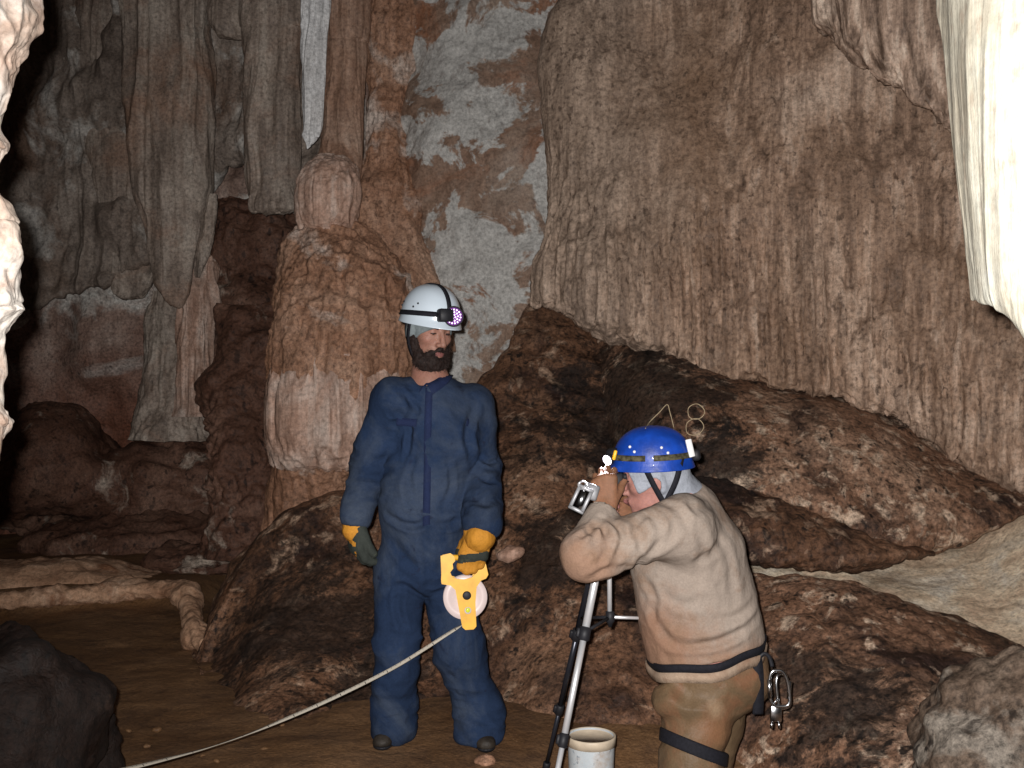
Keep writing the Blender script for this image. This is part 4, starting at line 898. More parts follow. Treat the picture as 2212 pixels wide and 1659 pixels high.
mb = MB(); hb_ = Fr(helmet_pt(H1, ha, hb, hh, .22, .17, .02), helmet_pt(H1, ha, hb, hh, .22, .17, .05) - H1.c, (0, 0, 1)); mb.box(hb_, (0, 0, 0), (.042, .058, .050), bev=.15); mb.build('battery_box', M_black, lamp)
tl = NT('purple_glare_lens'); M_lens = tl.done(srgb(112, 58, 140), .12, None, .6); M_lens.node_tree.nodes['Principled BSDF'].inputs['Emission Color'].default_value = (.55, .15, .8, 1); M_lens.node_tree.nodes['Principled BSDF'].inputs['Emission Strength'].default_value = .12  # purple tint and faint glow imitate the flash reflected by the lens
tw = NT('white_led_glint'); M_led = tw.done(srgb(240, 225, 245), .15, None, .6); M_led.node_tree.nodes['Principled BSDF'].inputs['Emission Color'].default_value = (1, .9, 1, 1); M_led.node_tree.nodes['Principled BSDF'].inputs['Emission Strength'].default_value = 1.2  # mild emission stands in for flash glints on the LED dots
MB().lathe(LF.at(.003, 0, 0), [(.0335, 0), (.0335, .003)], LF.f).build('lens', M_lens, lamp)
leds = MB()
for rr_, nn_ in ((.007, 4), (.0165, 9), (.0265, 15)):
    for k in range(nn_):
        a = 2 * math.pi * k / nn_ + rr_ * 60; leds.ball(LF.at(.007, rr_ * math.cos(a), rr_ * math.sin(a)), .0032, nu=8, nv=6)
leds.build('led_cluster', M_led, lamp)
# chin strap
mb = MB(); pts = crom(np.array([h1.at(-.005, .088, .05), h1.at(.0, .093, -.005), h1.at(.006, .090, -.055), h1.at(.022, .076, -.100), h1.at(.030, .05, -.130)]), 24, 0)
mb.ribbon(pts, pts - h1.at(-.01, 0, -.03), .018, .003)
pts = crom(np.array([h1.at(-.060, .075, .03), h1.at(-.040, .082, -.02), h1.at(.0, .088, -.055)]), 16, 0); mb.ribbon(pts, pts - h1.at(-.01, 0, -.03), .016, .003)
mb.build('chin_strap', M_web, man)
# gloves
def glove(hp, wr_, el_, cuffr, flare, thumb_side, parent):
    d = nrm(wr_ - el_); lo_, hi_ = bbox_pts([wr_ - d * .05, wr_ + d * .16], [.13, .13, .08])
    g = sdf_mesh('glove', s_off(un_list(hp), .0065), lo_, hi_, .004, M_dglove, parent, lambda V, N: .0022 * fbm(V, 45, 3, 21), mats=[M_dglove, M_yleath],
                 midx=thumb_side)
    cf = s_un(cap(wr_ - d * .045, wr_ + d * .028, cuffr * flare, cuffr), k=.01); cf = s_sub(cf, cap(wr_ - d * .1, wr_ - d * .03, cuffr * flare * .9, cuffr * flare * .85), .006)
    sdf_mesh('cuff', cf, lo_ - .05, hi_ + .08, .004, M_yleath, g, lambda V, N: .004 * ridged(V, 26, 2, 23, (1, 1, .5)))
    return g
glove(hl, wrl, ell_, .046, 1.15, lambda c: ((fbm(c, 26, 2, 5) > .10) & (c[:, 2] > wrl[2] - .13) & (c[:, 0] < wrl[0] + .01)).astype(int), man)
dk = nrm(wrr - elr)
glove(hr, wrr, elr, .058, 1.12, lambda c: (np.abs(c[:, 2] - wrr[2] + .098 + .02 * fbm(c, 14, 2, 31)) > .020).astype(int), man)
# boots
M_bootl = plain('muddy_boot_leather', srgb(48, 42, 36), .6, .3, var=.5, scale=25, bumpd=.004)
for a_, tx in ((anl, -.030), (anr, .028)):
    x0, y0 = a_[0], a_[1]; top_b = cap([x0, y0 + .01, .10], [x0, y0 + .015, .05], .050, .050); fl_b = (np.array([0, 0, 1.0]), .8)
    bt = s_un(top_b, cap([x0, y0 + .05, .045], [x0 + tx * .5, y0 - .05, .040], .042, .044, fl_b), cap([x0 + tx * .5, y0 - .05, .040], [x0 + tx, y0 - .112, .032], .046, .036, fl_b), k=.025)
    lo_, hi_ = bbox_pts([[x0 + tx * .5, y0 - .03, .08]], [.13, .22, .14])
    b_ = sdf_mesh('boot', s_and(bt, half([0, 0, .020], (0, 0, -1)), .004), lo_, hi_, .004, M_bootl, man, lambda V, N: .003 * ridged(V, 22, 2, 25))
    sdf_mesh('sole', s_and(s_and(s_off(bt, .005), half([0, 0, .022], (0, 0, 1)), .003), half([0, 0, -.002], (0, 0, -1)), .003), lo_ - .01, hi_, .004, M_black, b_)

# ------------------------------------------------------------------ tape reel in his hand, with its tape running out to lower left
tr = thing('tape_reel', P(1005, 1355, 3.97), 'yellow open-frame tape reel with pale disc, gripped in the left glove, tape paid out', 'tape measure')
TF = Fr(P(1005, 1290, 3.975), (.10, -1, .06), (-.035, 0, 1)); k = 3.975 / F
def tp(X, Y, t): return TF.at(t, -(X - 1005) * k, -(Y - 1290) * k)
outline = [(959, 1196), (976, 1193), (984, 1200), (986, 1210), (980, 1216), (981, 1226), (974, 1234), (978, 1244), (990, 1249), (1004, 1251), (1020, 1247), (1031, 1238), (1033, 1222), (1029, 1214), (1033, 1204), (1046, 1204), (1052, 1222), (1056, 1243), (1051, 1251), (1040, 1255), (1030, 1268), (1026, 1300), (1026, 1352), (1020, 1358), (1002, 1358), (996, 1352), (988, 1300), (984, 1272), (974, 1262), (955, 1258), (954, 1248)]
bm_f = MB()
def extrude(mb, pts, t0, t1, mi=0):
    n = len(pts); V = [tp(x, y, t0) for x, y in pts] + [tp(x, y, t1) for x, y in pts]
    F_ = [tuple(range(n, 2 * n)), tuple(range(n))[::-1]] + [(i, (i + 1) % n, n + (i + 1) % n, n + i) for i in range(n)]
    mb.add(V, F_, mi)
extrude(bm_f, outline[::-1], .012, .019); extrude(bm_f, outline[::-1], -.026, -.019)
side = [(955, 1198), (962, 1197), (964, 1256), (955, 1257)]; extrude(bm_f, side[::-1], -.019, .012)
bar = MB(); bm_f.tube([tp(968, 1203, -.003), tp(1045, 1208, -.003)], .011, 14); extrude(bm_f, [(1000, 1340), (1022, 1340), (1020, 1357), (1002, 1357)][::-1], -.019, .012)
bm_f.build('frame', M_ypl, tr, smooth=False)
MB().lathe(TF.at(-.017, 0, 0), [(.02, 0), (.083, 0), (.0845, .002), (.0845, .005), (.079, .0055), (.079, .021), (.0845, .0215), (.0845, .025), (.083, .027), (.06, .0275), (.058, .0262), (.02, .0262)], TF.f, 72).build('reel', M_reel, tr)
hub = MB().lathe(tp(1008, 1285, .019), [(.0165, 0), (.0165, .004), (.013, .006)], TF.f, 28).build('hub', M_black, tr)
tv = NT('spirit_vial'); M_vial = tv.done(srgb(214, 226, 60), .08, None, .6)
lv = MB().lathe(tp(1009, 1317, .018), [(.0135, 0), (.0135, .004), (.011, .0055)], TF.f, 28).build('spirit_level', M_reel, tr)
MB().ball(tp(1009, 1316, .0235), (.004, .009, .0095), fr=TF).build('vial', M_vial, lv)
mbt = MB(); path = np.array([P(998, 1350, 3.96), P(960, 1374, 3.93), P(920, 1400, 3.9), P(860, 1437, 3.84), P(790, 1474, 3.76), P(700, 1517, 3.65), P(610, 1556, 3.53), P(530, 1588, 3.42), P(450, 1615, 3.3), P(370, 1637, 3.18), P(290, 1657, 3.05), P(180, 1680, 2.9), P(60, 1702, 2.75), P(-120, 1730, 2.5)])
pp = crom(path, 260, 0); ts = np.linspace(0, 1, 260); twist = np.interp(ts, [0, .04, .15, .3, .45, .53, .6, .7, .8, 1], [1.2, .5, .1, .1, .5, 1.15, 1.3, .75, .5, .6])
T_ = np.gradient(pp, axis=0); T_ /= np.linalg.norm(T_, axis=1, keepdims=True); vw = np.array([0, 0, CAMZ]) - pp; vw /= np.linalg.norm(vw, axis=1, keepdims=True)
a_ = vw - T_ * np.sum(vw * T_, 1, keepdims=True); a_ /= np.linalg.norm(a_, axis=1, keepdims=True); b_ = np.cross(T_, a_)
nn_ = a_ * np.cos(twist)[:, None] + b_ * np.sin(twist)[:, None]
mbt.ribbon(pp, nn_, .0125, .0006); mk = mbt; S_ = np.cross(T_, nn_); rnd = random.Random(4)
arc = np.r_[0, np.cumsum(np.linalg.norm(np.diff(pp, axis=0), axis=1))]
for q in range(78):
    i = int(np.searchsorted(arc, .03 + q * .02)); 
    if i >= 258: break
    big = q % 5 == 0; w0, w1 = (-.005, .0035) if big else (.001, .005); hw = .0016 if big else .0008
    c0 = pp[i] + nn_[i] * .0009; mk.add([c0 + S_[i] * w0 - T_[i] * hw, c0 + S_[i] * w1 - T_[i] * hw, c0 + S_[i] * w1 + T_[i] * hw, c0 + S_[i] * w0 + T_[i] * hw], [(0, 1, 2, 3)], 1)
mbt.build('tape', M_tape, tr, mats=[M_tape, M_ink])
# ------------------------------------------------------------------ the man bending to the tripod
M_shirt = cloth('muddy_grey_shirt_cloth', (140, 130, 122), .10, (172, 138, 114), (.52, .74), dfreq=4.0, dfac=.75,
                grad=None)
PGRAD = [(P(1540, 1535, 3.28) - np.array([P(1490, 1800, 3.4)[0], 3.4, -0.48]), .045, (170, 150, 124)), (P(1540, 1575, 3.28) - np.array([P(1490, 1800, 3.4)[0], 3.4, -0.48]), .09, (124, 88, 62))]  # first, pale spot paints in the shine of the wet pocket
M_pants = cloth('wet_khaki_trouser_cloth', (98, 80, 60), .25, (116, 82, 60), (.5, .7), dfreq=6, rough=.5, grad=PGRAD)
M_lightc = cloth('pale_waistband_cloth', (150, 130, 112), .1, (128, 102, 84), (.5, .7), dfreq=10)
M_whitec = cloth('pale_grey_balaclava', (140, 144, 152), .08, (124, 126, 136), (.5, .7))
M_helb = plain('blue_helmet_shell', srgb(16, 58, 146),   .46, .4, var=.35, scale=18, bumpd=.003, Coat_Weight=.08)
M_white = M_white
M_wht = plain('white_plastic', srgb(220, 220, 220), .35, .5, var=.04)
M_cord = plain('pale_cord', srgb(138, 122, 98), .8, .2, var=.2, scale=60)
M_steel = plain('worn_steel', (.62, .63, .65, 1), .25, .5, 1.0, var=.2, scale=40)
M_patt = plain('patterned_elastic', srgb(70, 66, 50), .8, .2, var=.9, scale=75)

base2 = np.array([P(1490, 1800, 3.4)[0], 3.4, -0.48])
su = thing('person', base2, 'crouching man in a blue helmet and muddy grey shirt, aiming an instrument at his eye', 'person', 'cave surveyors')
f2 = nrm([-.95, .16, -.20]); h2 = Fr(P(1413, 1022, 3.40), f2, (-.12, -.10, 1))
c7 = P(1474, 1078, 3.42); ch2 = P(1484, 1185, 3.44); be2 = P(1508, 1310, 3.45); pe2 = P(1530, 1430, 3.45)
s2n, s2f = P(1466, 1136, 3.27), P(1452, 1105, 3.62); e2n, e2f = P(1258, 1200, 3.16), P(1335, 1190, 3.64); w2n, w2f = P(1308, 1098, 3.29), P(1392, 1118, 3.52)
hp2n, hp2f = P(1516, 1456, 3.39), P(1545, 1450, 3.56); k2n, k2f = P(1486, 1725, 3.30), P(1505, 1720, 3.53); a2n, a2f = P(1478, 2085, 3.31), P(1500, 2045, 3.56)
hn = hand_prims(w2n, (-.05, .12, 1), (.25, 1, -.05), (1, -.15, 0), ((52, 55, 35), (48, 58, 35), (46, 58, 35), (44, 55, 35)), (.75, .45, .5), 1.02, 1.08)
hf = hand_prims(w2f, (-.82, -.12, .42), (-.2, -1, -.4), (.3, -.4, .9), (38, 44, 50, 56), (.8, .35, .45), 1.0)
hp2 = head_prims(h2)
bd2 = [(un_list(hp2), .01), (cap(h2.at(-.035, 0, -.05), c7, .060, .064), .03), (cap(c7, ch2, .07, .09), .05), (ell(ch2, (.12, .14, .16)), .06), (cap(ch2, pe2, .10, .11), .05),
       (cap(c7, s2n, .05, .055), .04), (cap(c7, s2f, .05, .055), .04), (cap(s2n, e2n, .05, .042), .03), (cap(s2f, e2f, .05, .042), .03), (cap(e2n, w2n, .044, .029), .02), (cap(e2f, w2f, .044, .029), .02),
       (cap(hp2n, k2n, .085, .06), .03), (cap(hp2f, k2f, .085, .06), .03), (cap(k2n, a2n, .056, .038), .02), (cap(k2f, a2f, .056, .038), .02), (cap(a2n, a2n + [-.14, -.03, -.05], .036, .03), .02), (cap(a2f, a2f + [-.14, 0, -.05], .036, .03), .02), (un_list(hn), .015), (un_list(hf), .015)]
lo, hi = bbox_pts([h2.at(0, 0, .12), a2n, a2f, s2n, s2f, e2n, e2f, hp2n], [.26, .28, .16])
def mi2(c):
    m = face_mi(h2)(c); hd = (np.linalg.norm(c - (w2n + [0, 0, .06]), axis=1) < .13) & (c[:, 1] < 3.42) | (np.linalg.norm(c - (w2f + [-.06, 0, .03]), axis=1) < .085) & (c[:, 0] < w2f[0] + .01)
    near_face = np.linalg.norm(h2.loc(c) - [.02, 0, -.03], axis=1) < .115
    m[hd & ~near_face] = 3; return m
sdf_mesh('body', un_list(bd2), lo, hi, .0045, M_skin2, su, mats=[M_skin2, M_lips, M_eye, M_dirty], midx=mi2)
# shirt
ex = np.array([1.0, 0, 0])
sh = [(cap(c7 + [.01, 0, -.05], ch2 + [0, 0, .03], .095, .150), .06), (ell(ch2 + [.005, 0, -.02], (.172, .165, .185)), .06), (cap(ch2 + [0.0, 0, -.06], be2, .165, .180, ((0, 1, 0), .80)), .08), (cap(be2, pe2 + [-.005, 0, .02], .182, .198, ((0, 1, 0), .78)), .07),
      (cap(c7 + [.02, -.02, -.07], s2n + [.02, .02, -.02], .085, .098), .06), (cap(c7 + [.02, .02, -.07], s2f, .085, .09), .06), (cap(s2n, e2n + [.02, 0, .006], .090, .066), .05), (cap(s2f, e2f, .09, .07), .05),
      (ell(P(1288, 1218, 3.17), (.070, .058, .046)), .04), (cap(P(1268, 1212, 3.15), P(1252, 1186, 3.15), .052, .048), .04), (cap(e2n + [.005, 0, .0], w2n + nrm(e2n - w2n) * .03, .064, .051), .03), (cap(e2f, w2f + nrm(e2f - w2f) * .03, .066, .045), .03), (cap(c7 + [.035, 0, -.03], h2.at(-.060, 0, -.088), .078, .066), .03)]
shf = un_list(sh)
hem_n = np.array([.19, 0, -1.0]); hem_c = P(1530, 1430, 3.32)
shf = s_and(shf, half(hem_c, hem_n), .012)
shf = s_sub(shf, cap(h2.at(-.03, 0, -.075), h2.at(0, 0, .1), .060, .085), .010)
for wq, eq in ((w2n, e2n), (w2f, e2f)): d = nrm(wq - eq); shf = s_sub(shf, cap(wq - d * .008, wq + d * .2, .045, .09), .008)
d3 = 3.26
cl = [([P(1470, 1125, 3.17), P(1440, 1180, 3.1), P(1390, 1225, 3.1), P(1340, 1245, 3.14)], .012, 1.4), ([P(1400, 1110, 3.18), P(1430, 1150, 3.12), P(1415, 1200, 3.08)], .010, 1.0), ([P(1340, 1140, 3.1), P(1360, 1180, 3.05), P(1330, 1220, 3.05)], .010, 1.1), ([P(1290, 1140, 3.1), P(1320, 1170, 3.07), P(1290, 1220, 3.08)], .009, 1.1),
      ([P(1265, 1140, 3.15), P(1285, 1165, 3.1), P(1255, 1205, 3.1)], .008, .9), ([P(1400, 1300, 3.3), P(1450, 1390, 3.28), P(1520, 1400, 3.27), P(1600, 1370, 3.3)], .012, 1.2), ([P(1500, 1400, 3.27), P(1570, 1385, 3.28), P(1640, 1335, 3.34)], .010, 1.2), ([P(1540, 1340, 3.28), P(1590, 1335, 3.3), P(1630, 1300, 3.35)], .010, .9),
      ([P(1400, 1400, 3.3), P(1420, 1430, 3.3), P(1450, 1440, 3.28)], .010, 1.0), ([P(1500, 1215, 3.24), P(1540, 1190, 3.25), P(1570, 1150, 3.3)], .014, .8), ([P(1450, 1070, 3.28), P(1490, 1090, 3.26), P(1530, 1095, 3.28)], .010, .9), ([P(1430, 1085, 3.26), P(1470, 1110, 3.22), P(1480, 1150, 3.2)], .010, .9), ([P(1385, 1320, 3.32), P(1420, 1370, 3.27), P(1470, 1350, 3.26)], .013, .8)]
cl += [([P(1300, 1120, 3.2), P(1275, 1150, 3.1), P(1250, 1165, 3.08)], .008, 1.2), ([P(1320, 1125, 3.2), P(1345, 1155, 3.08), P(1338, 1200, 3.05)], .008, 1.3), ([P(1300, 1130, 3.2), P(1308, 1165, 3.07), P(1285, 1195, 3.07)], .007, 1.2), ([P(1275, 1250, 3.1), P(1310, 1235, 3.08), P(1360, 1230, 3.1)], .009, 1.1), ([P(1395, 1110, 3.2), P(1375, 1150, 3.08), P(1392, 1195, 3.06)], .008, 1.0), ([P(1490, 1130, 3.2), P(1520, 1180, 3.2), P(1510, 1260, 3.24)], .012, .8), ([P(1550, 1150, 3.3), P(1575, 1220, 3.3), P(1585, 1290, 3.32)], .012, .8), ([P(1440, 1290, 3.28), P(1480, 1310, 3.26), P(1530, 1300, 3.26)], .012, .7), ([P(1400, 1260, 3.3), P(1420, 1300, 3.28), P(1415, 1350, 3.3)], .010, .9), ([P(1450, 1430, 3.27), P(1530, 1425, 3.26), P(1610, 1400, 3.28)], .009, .9)]
cl = [([on_surface(shf, p - [0, .25, 0], (0, 1, 0), .002) for p in pts], w_, a) for pts, w_, a in cl]
crs = crease([(c_, w_ * 1.5, a_) for c_, w_, a_ in cl], .0068)
def dsh(V, N): return crs(V, N) + .006 * fbm(V, 7, 4, 41) + .003 * ridged(V, 12, 3, 43, (1, 1, .6))
t_ = [(e2n - base2 + [-.02, -.05, -.03], .19, (132, 100, 80)), (pe2 - base2 + [-.20, -.10, .03], .26, (130, 94, 72)), (pe2 - base2 + [.10, -.14, -.02], .16, (136, 102, 80))]
M_shirt = cloth('muddy_grey_shirt_cloth', (144, 131, 120), .10, (124, 98, 78), (.50, .70), dfreq=6.0, dfac=.8, grad=t_)
sht = sdf_mesh('shirt', shf, lo - .06, hi + .06, .006, M_shirt, su, dsh)
# trousers, knee strap, waistband, boots
pt = [(ell(pe2 + [.005, 0, -.02], (.185, .15, .12)), .05), (ell(P(1572, 1462, 3.45), (.125, .15, .115)), .05), (cap(hp2n, k2n, .112, .098), .05), (cap(hp2f, k2f, .12, .10), .04), (cap(k2n, a2n, .096, .085), .03), (cap(k2f, a2f, .098, .085), .03),
      (ell(P(1448, 1516, 3.33), (.056, .06, .052)), .03)]
ptf = s_and(un_list(pt), half(pe2 + [0, 0, .012], (-.19, 0, 1)), .012)
kd = nrm(hp2n - k2n); kc = P(1492, 1612, 3.30)
lo_, hi_ = bbox_pts([pe2, a2n, a2f, k2n, k2f], [.26, .25, .2])
def dpt(V, N):
    q = np.abs((V - kc) @ kd); return .007 * fbm(V, 8, 4, 47) + .010 * ridged(V, 7, 2, 48, (1, 1, 1.3)) - .008 * np.exp(-(q / .022) ** 2) * (V[:, 1] < 3.43)
trs = sdf_mesh('trousers', ptf, lo_, hi_, .006, M_pants, su, dpt)
def shell(name, f, off, c, n, w_, mat, parent, h=.005, extra=None):
    g = s_and(s_and(s_off(f, off), half(c + nrm(n) * w_ / 2, n), .003), half(c - nrm(n) * w_ / 2, -nrm(n)), .003)
    if extra is not None: g = s_and(g, extra, .003)
    return sdf_mesh(name, g, lo_, hi_, h, mat, parent)
shell('knee_strap', ptf, .009, kc, kd + np.array([.22, 0, 0]), .042, M_web, su, extra=lambda p: p[:, 1] - 3.425)
def waist_ring(name, z0, a_, b2, wid, th, mat, parent):
    t_ = np.linspace(0, 2 * math.pi, 90, endpoint=False); c_ = np.array([P(1524, 1440, 3.45)[0], 3.445, z0]); wob = .006 * np.sin(3 * t_ + 1) + .004 * np.sin(7 * t_)
    pts = c_ + np.stack([(a_ + wob) * np.cos(t_), (b2 + wob) * np.sin(t_), .19 * a_ * np.cos(t_) + .004 * np.sin(5 * t_)], -1)
    MB().ribbon(pts, np.stack([np.cos(t_) / a_, np.sin(t_) / b2, 0 * t_ - .6], -1), wid, th, closed=True).build(name, mat, parent)
waist_ring('belt', .522, .190, .182, .028, .006, M_web, su)
waist_ring('waistband', .494, .190, .180, .032, .008, M_lightc, trs)
for a_ in (a2n, a2f):
    bt = s_un(cap(a_ + [0, 0, .02], a_ + [0, 0, -.04], .06, .055), cap(a_ + [0, 0, -.06], a_ + [-.16, -.01, -.065], .05, .044), k=.03)
    l_, g_ = bbox_pts([a_ + [-.08, 0, 0]], [.2, .12, .17]); sdf_mesh('boot', s_and(bt, half(a_ + [0, 0, -.10], (0, 0, -1)), .006), l_, g_, .007, M_black, su)
# balaclava: cloth with an opening for the face
hd2 = un_list([(un_list(hp2), .01), (cap(h2.at(-.038, 0, -.05), c7 + [0, 0, -.01], .068, .082), .03)])
reg2 = lambda p: np.maximum(np.minimum(np.maximum(hh_(h2, (.070, 0, 0), (1, 0, -.25))(p), hh_(h2, (0, 0, -.024), (-.35, 0, -1))(p)), hh_(h2, (-.012, 0, -.05), (1, 0, .2))(p)), hh_(h2, (0, 0, -.26), (0, 0, -1))(p))
bf2 = s_and(s_off(hd2, .008), reg2, .005)
bf2 = s_sub(bf2, h2.ell((-.002, -.085, -.020), (.020, .02, .026)), .004)
l_, g_ = bbox_pts([h2.at(-.02, 0, -.05)], .25); sdf_mesh('balaclava', bf2, l_, g_, .004, M_whitec, su, lambda V, N: .004 * ridged(V, 16, 3, 53) + .002 * fbm(V, 40, 2, 54))
# helmet
H2 = Fr(h2.at(-.004, 0, .040), nrm(f2 + np.array([0, 0, .16])), (-.04, -.05, 1)); qa, qb, qh = .130, .108, .117
helm2 = helmet('helmet', H2, qa, qb, qh, M_helb, su, .012)
for sgn, rng in ((-1, (.25, 1.42)), (-1, (1.62, 2.75)), (1, (.25, 2.75))):
    mb = MB(); band(mb, H2, qa, qb, qh, [(sgn * a, .17) for a in np.linspace(rng[0], rng[1], 10)], .019, .0035, n=60); mb.build('elastic_band', M_patt, helm2)
for az_, e_ in ((-.95, .50), (-1.12, .36), (-1.85, .46), (-2.0, .3)):
    p = helmet_pt(H2, qa, qb, qh, az_, e_, .0006); MB().ball(p, .0048, fr=Fr(p, p - H2.c, (0, 0, 1))).build('vent_hole', M_wht, helm2)
cp = helmet_pt(H2, qa, qb, qh, -2.72, .24, .010); cf_ = Fr(cp, (.25, -.95, .1), (-.22, 0, 1))
clip = MB().box(cf_, (0, 0, .012), (.010, .020, .058), bev=.2).build('white_clip', M_wht, helm2)
rp_ = helmet_pt(H2, qa, qb, qh, math.pi + .05, .12, .012); MB().box(Fr(rp_, rp_ - H2.c, (0, 0, 1)), (0, 0, 0), (.028, .05, .036), bev=.25).build('rear_bracket', M_black, helm2)
mb = MB(); top_ = cf_.at(0, 0, .045)
def loop(c, rx, rz, lean=0, n=40, a0=0.0):
    a = np.linspace(0, 2 * math.pi, n, endpoint=False) + a0
    return [c + np.array([rx * (1 + .07 * math.sin(3 * t + 1)) * math.cos(t) + lean * rz * math.sin(t), .01 * math.sin(2 * t), rz * (1 + .06 * math.sin(2 * t)) * math.sin(t)]) for t in a]
kk = cp[1] / F
mb.tube(loop(P(1500, 922, cp[1]), 19 * kk, 18 * kk, .05), .0014, 8, closed=True); mb.build('cord_loop', M_cord, helm2)
mb = MB(); mb.tube(loop(P(1503, 889, cp[1] - .004), 18 * kk, 16.5 * kk, -.05), .0014, 8, closed=True); mb.build('cord_loop', M_cord, helm2)
mb = MB(); mb.tube(crom(np.array([helmet_pt(H2, qa, qb, qh, -1.2, 1.25, 0), P(1404, 911, 3.43), P(1425, 890, 3.44), P(1441, 874, 3.45), P(1447, 890, 3.45), P(1455, 921, 3.44), helmet_pt(H2, qa, qb, qh, 2.8, 1.0, 0)]), 40, 0), .0015, 8); mb.build('cord', M_cord, helm2)
# chin straps
mb = MB()
jn = h2.at(-.016, -.089, -.088)
for a0, mid in ((h2.at(.020, -.100, .045), h2.at(.004, -.094, -.02)), (h2.at(-.098, -.070, .045), h2.at(-.066, -.092, -.02))):
    pts = crom(np.array([a0, mid, jn]), 18, 0); mb.ribbon(pts, pts - h2.at(-.02, .02, -.02), .018, .004)
pts = crom(np.array([jn + h2.u * .010, jn - h2.u * .012, h2.at(.0, -.066, -.125), h2.at(.02, -.03, -.145)]), 14, 0); mb.ribbon(pts, pts - h2.at(-.01, .03, -.05), .026, .005)
mb.build('chin_strap', M_web, su)
# headlamp on the front of the blue helmet; it is switched on and lights his fingers
l2 = P(1313, 993, H2.c[1] - .03); L2F = Fr(l2, nrm([-.66, -.66, -.34]), (0, 0, 1))
lam = MB().box(Fr(l2 + L2F.f * -.02, L2F.f, (0, 0, 1)), (-.014, 0, .004), (.034, .046, .040), bev=.25).lathe(L2F.at(-.012, 0, 0), [(.017, 0), (.0195, .006), (.020, .014), (.018, .016)], L2F.f, 28).build('headlamp', M_black, su)
yl = MB().box(Fr(P(1328, 983, l2[1] - .016), (-.3, -1, 0), (.25, 0, 1)), (0, 0, 0), (.012, .011, .032), bev=.25).build('yellow_switch', M_ypl, lam)
tg = NT('lit_lamp_lens'); M_lit = tg.done((1, .95, 1, 1), .2); M_lit.node_tree.nodes['Principled BSDF'].inputs['Emission Color'].default_value = (.93, .86, 1, 1); M_lit.node_tree.nodes['Principled BSDF'].inputs['Emission Strength'].default_value = 7.0
MB().lathe(L2F.at(.003, 0, 0), [(.0165, 0), (.0165, .001), (.012, .004), (.005, .0055)], L2F.f, 24).build('lit_lens', M_lit, lam)
sp_d = bpy.data.lights.new('headlamp_beam', 'SPOT'); sp_d.energy = 5.0; sp_d.spot_size = math.radians(70); sp_d.spot_blend = .8; sp_d.shadow_soft_size = .008; sp_d.color = (.93, .9, 1)
sp_o = bpy.data.objects.new('headlamp_beam', sp_d); SC.collection.objects.link(sp_o); sp_o.location = [float(v) for v in L2F.at(.014, 0, 0)]
sp_o.rotation_euler = Vector([float(v) for v in (w2n + [-.005, .0, .10] - L2F.at(.014, 0, 0))]).to_track_quat('-Z', 'Y').to_euler()

# webbing tail and carabiners at his belt
hang = P(1652, 1405, 3.34)
wb = MB(); pts = np.array([P(1632, 1412, 3.34), P(1637, 1450, 3.32), P(1638, 1500, 3.32), P(1636, 1542, 3.33)]); pts = crom(pts, 20, 0); wb.ribbon(pts, [(0.1, -1, 0)] * 20, .034, .006); wb.build('webbing_tail', M_web, su)
wb = MB(); pts = crom(np.array([P(1636, 1425, 3.33), P(1650, 1412, 3.33), P(1662, 1420, 3.33), P(1668, 1440, 3.33)]), 16, 0); wb.ribbon(pts, [(0, -1, 0)] * 16, .012, .004); wb.build('gear_loop', M_black, su)
def carabiner(c, w_, h_, lean, r=.0052, sway=0.0, gate=1):
    mb = MB(); pts = []
    for t in np.linspace(0, 2 * math.pi, 64, endpoint=False):
        x = math.copysign(abs(math.cos(t)) ** .55, math.cos(t)) * w_ / 2 * (1.0 - .16 * math.sin(t)); z = math.copysign(abs(math.sin(t)) ** .7, math.sin(t)) * h_ / 2
        pts.append(c + np.array([x * math.cos(sway) + z * lean, x * math.sin(sway), z]))
    mb.tube(pts, r, 10, closed=True); return mb
cg = thing('carabiner', P(1668, 1432, 3.32), 'front silver carabiner hanging from the crouching man\'s belt', 'carabiner', 'carabiners clipped together')
cc = P(1683, 1487, 3.315); carabiner(cc, .062, .115, -.10).build('carabiner_frame', M_steel, cg)
MB().tube([cc + np.array([-.030, -.004, -.030]), cc + np.array([-.033, -.004, .03])], .0072, 12).build('locking_sleeve', M_steel, cg)
cg2 = thing('carabiner', P(1690, 1450, 3.345), 'rear silver carabiner showing just right of the front one', 'carabiner', 'carabiners clipped together')
cc2 = P(1691, 1492, 3.345); carabiner(cc2, .056, .110, -.14, .0052, .6).build('carabiner_frame', M_steel, cg2)
MB().tube([cc2 + np.array([.022, .012, -.03]), cc2 + np.array([.026, .012, .028])], .0068, 12).build('locking_sleeve', M_steel, cg2)
ds = thing('descender', P(1680, 1560, 3.32), 'small steel ascender-like clamp dangling under the carabiners', 'clamp')
dcf = Fr(P(1676, 1545, 3.32), (0, -1, 0), (0.02, 0, 1))
MB().box(dcf, (0, .0, .006), (.012, .036, .052), bev=.2).tube([dcf.at(.002, -.012, .03), dcf.at(.002, 0, .050), dcf.at(.002, .012, .03)], .004, 10).build('clamp_body', M_steel, ds)
for sx in (-.010, .012): MB().tube([dcf.at(0, sx, -.022), dcf.at(0, sx * 1.2, -.042)], .0048, 10).build('pin', M_steel, ds)

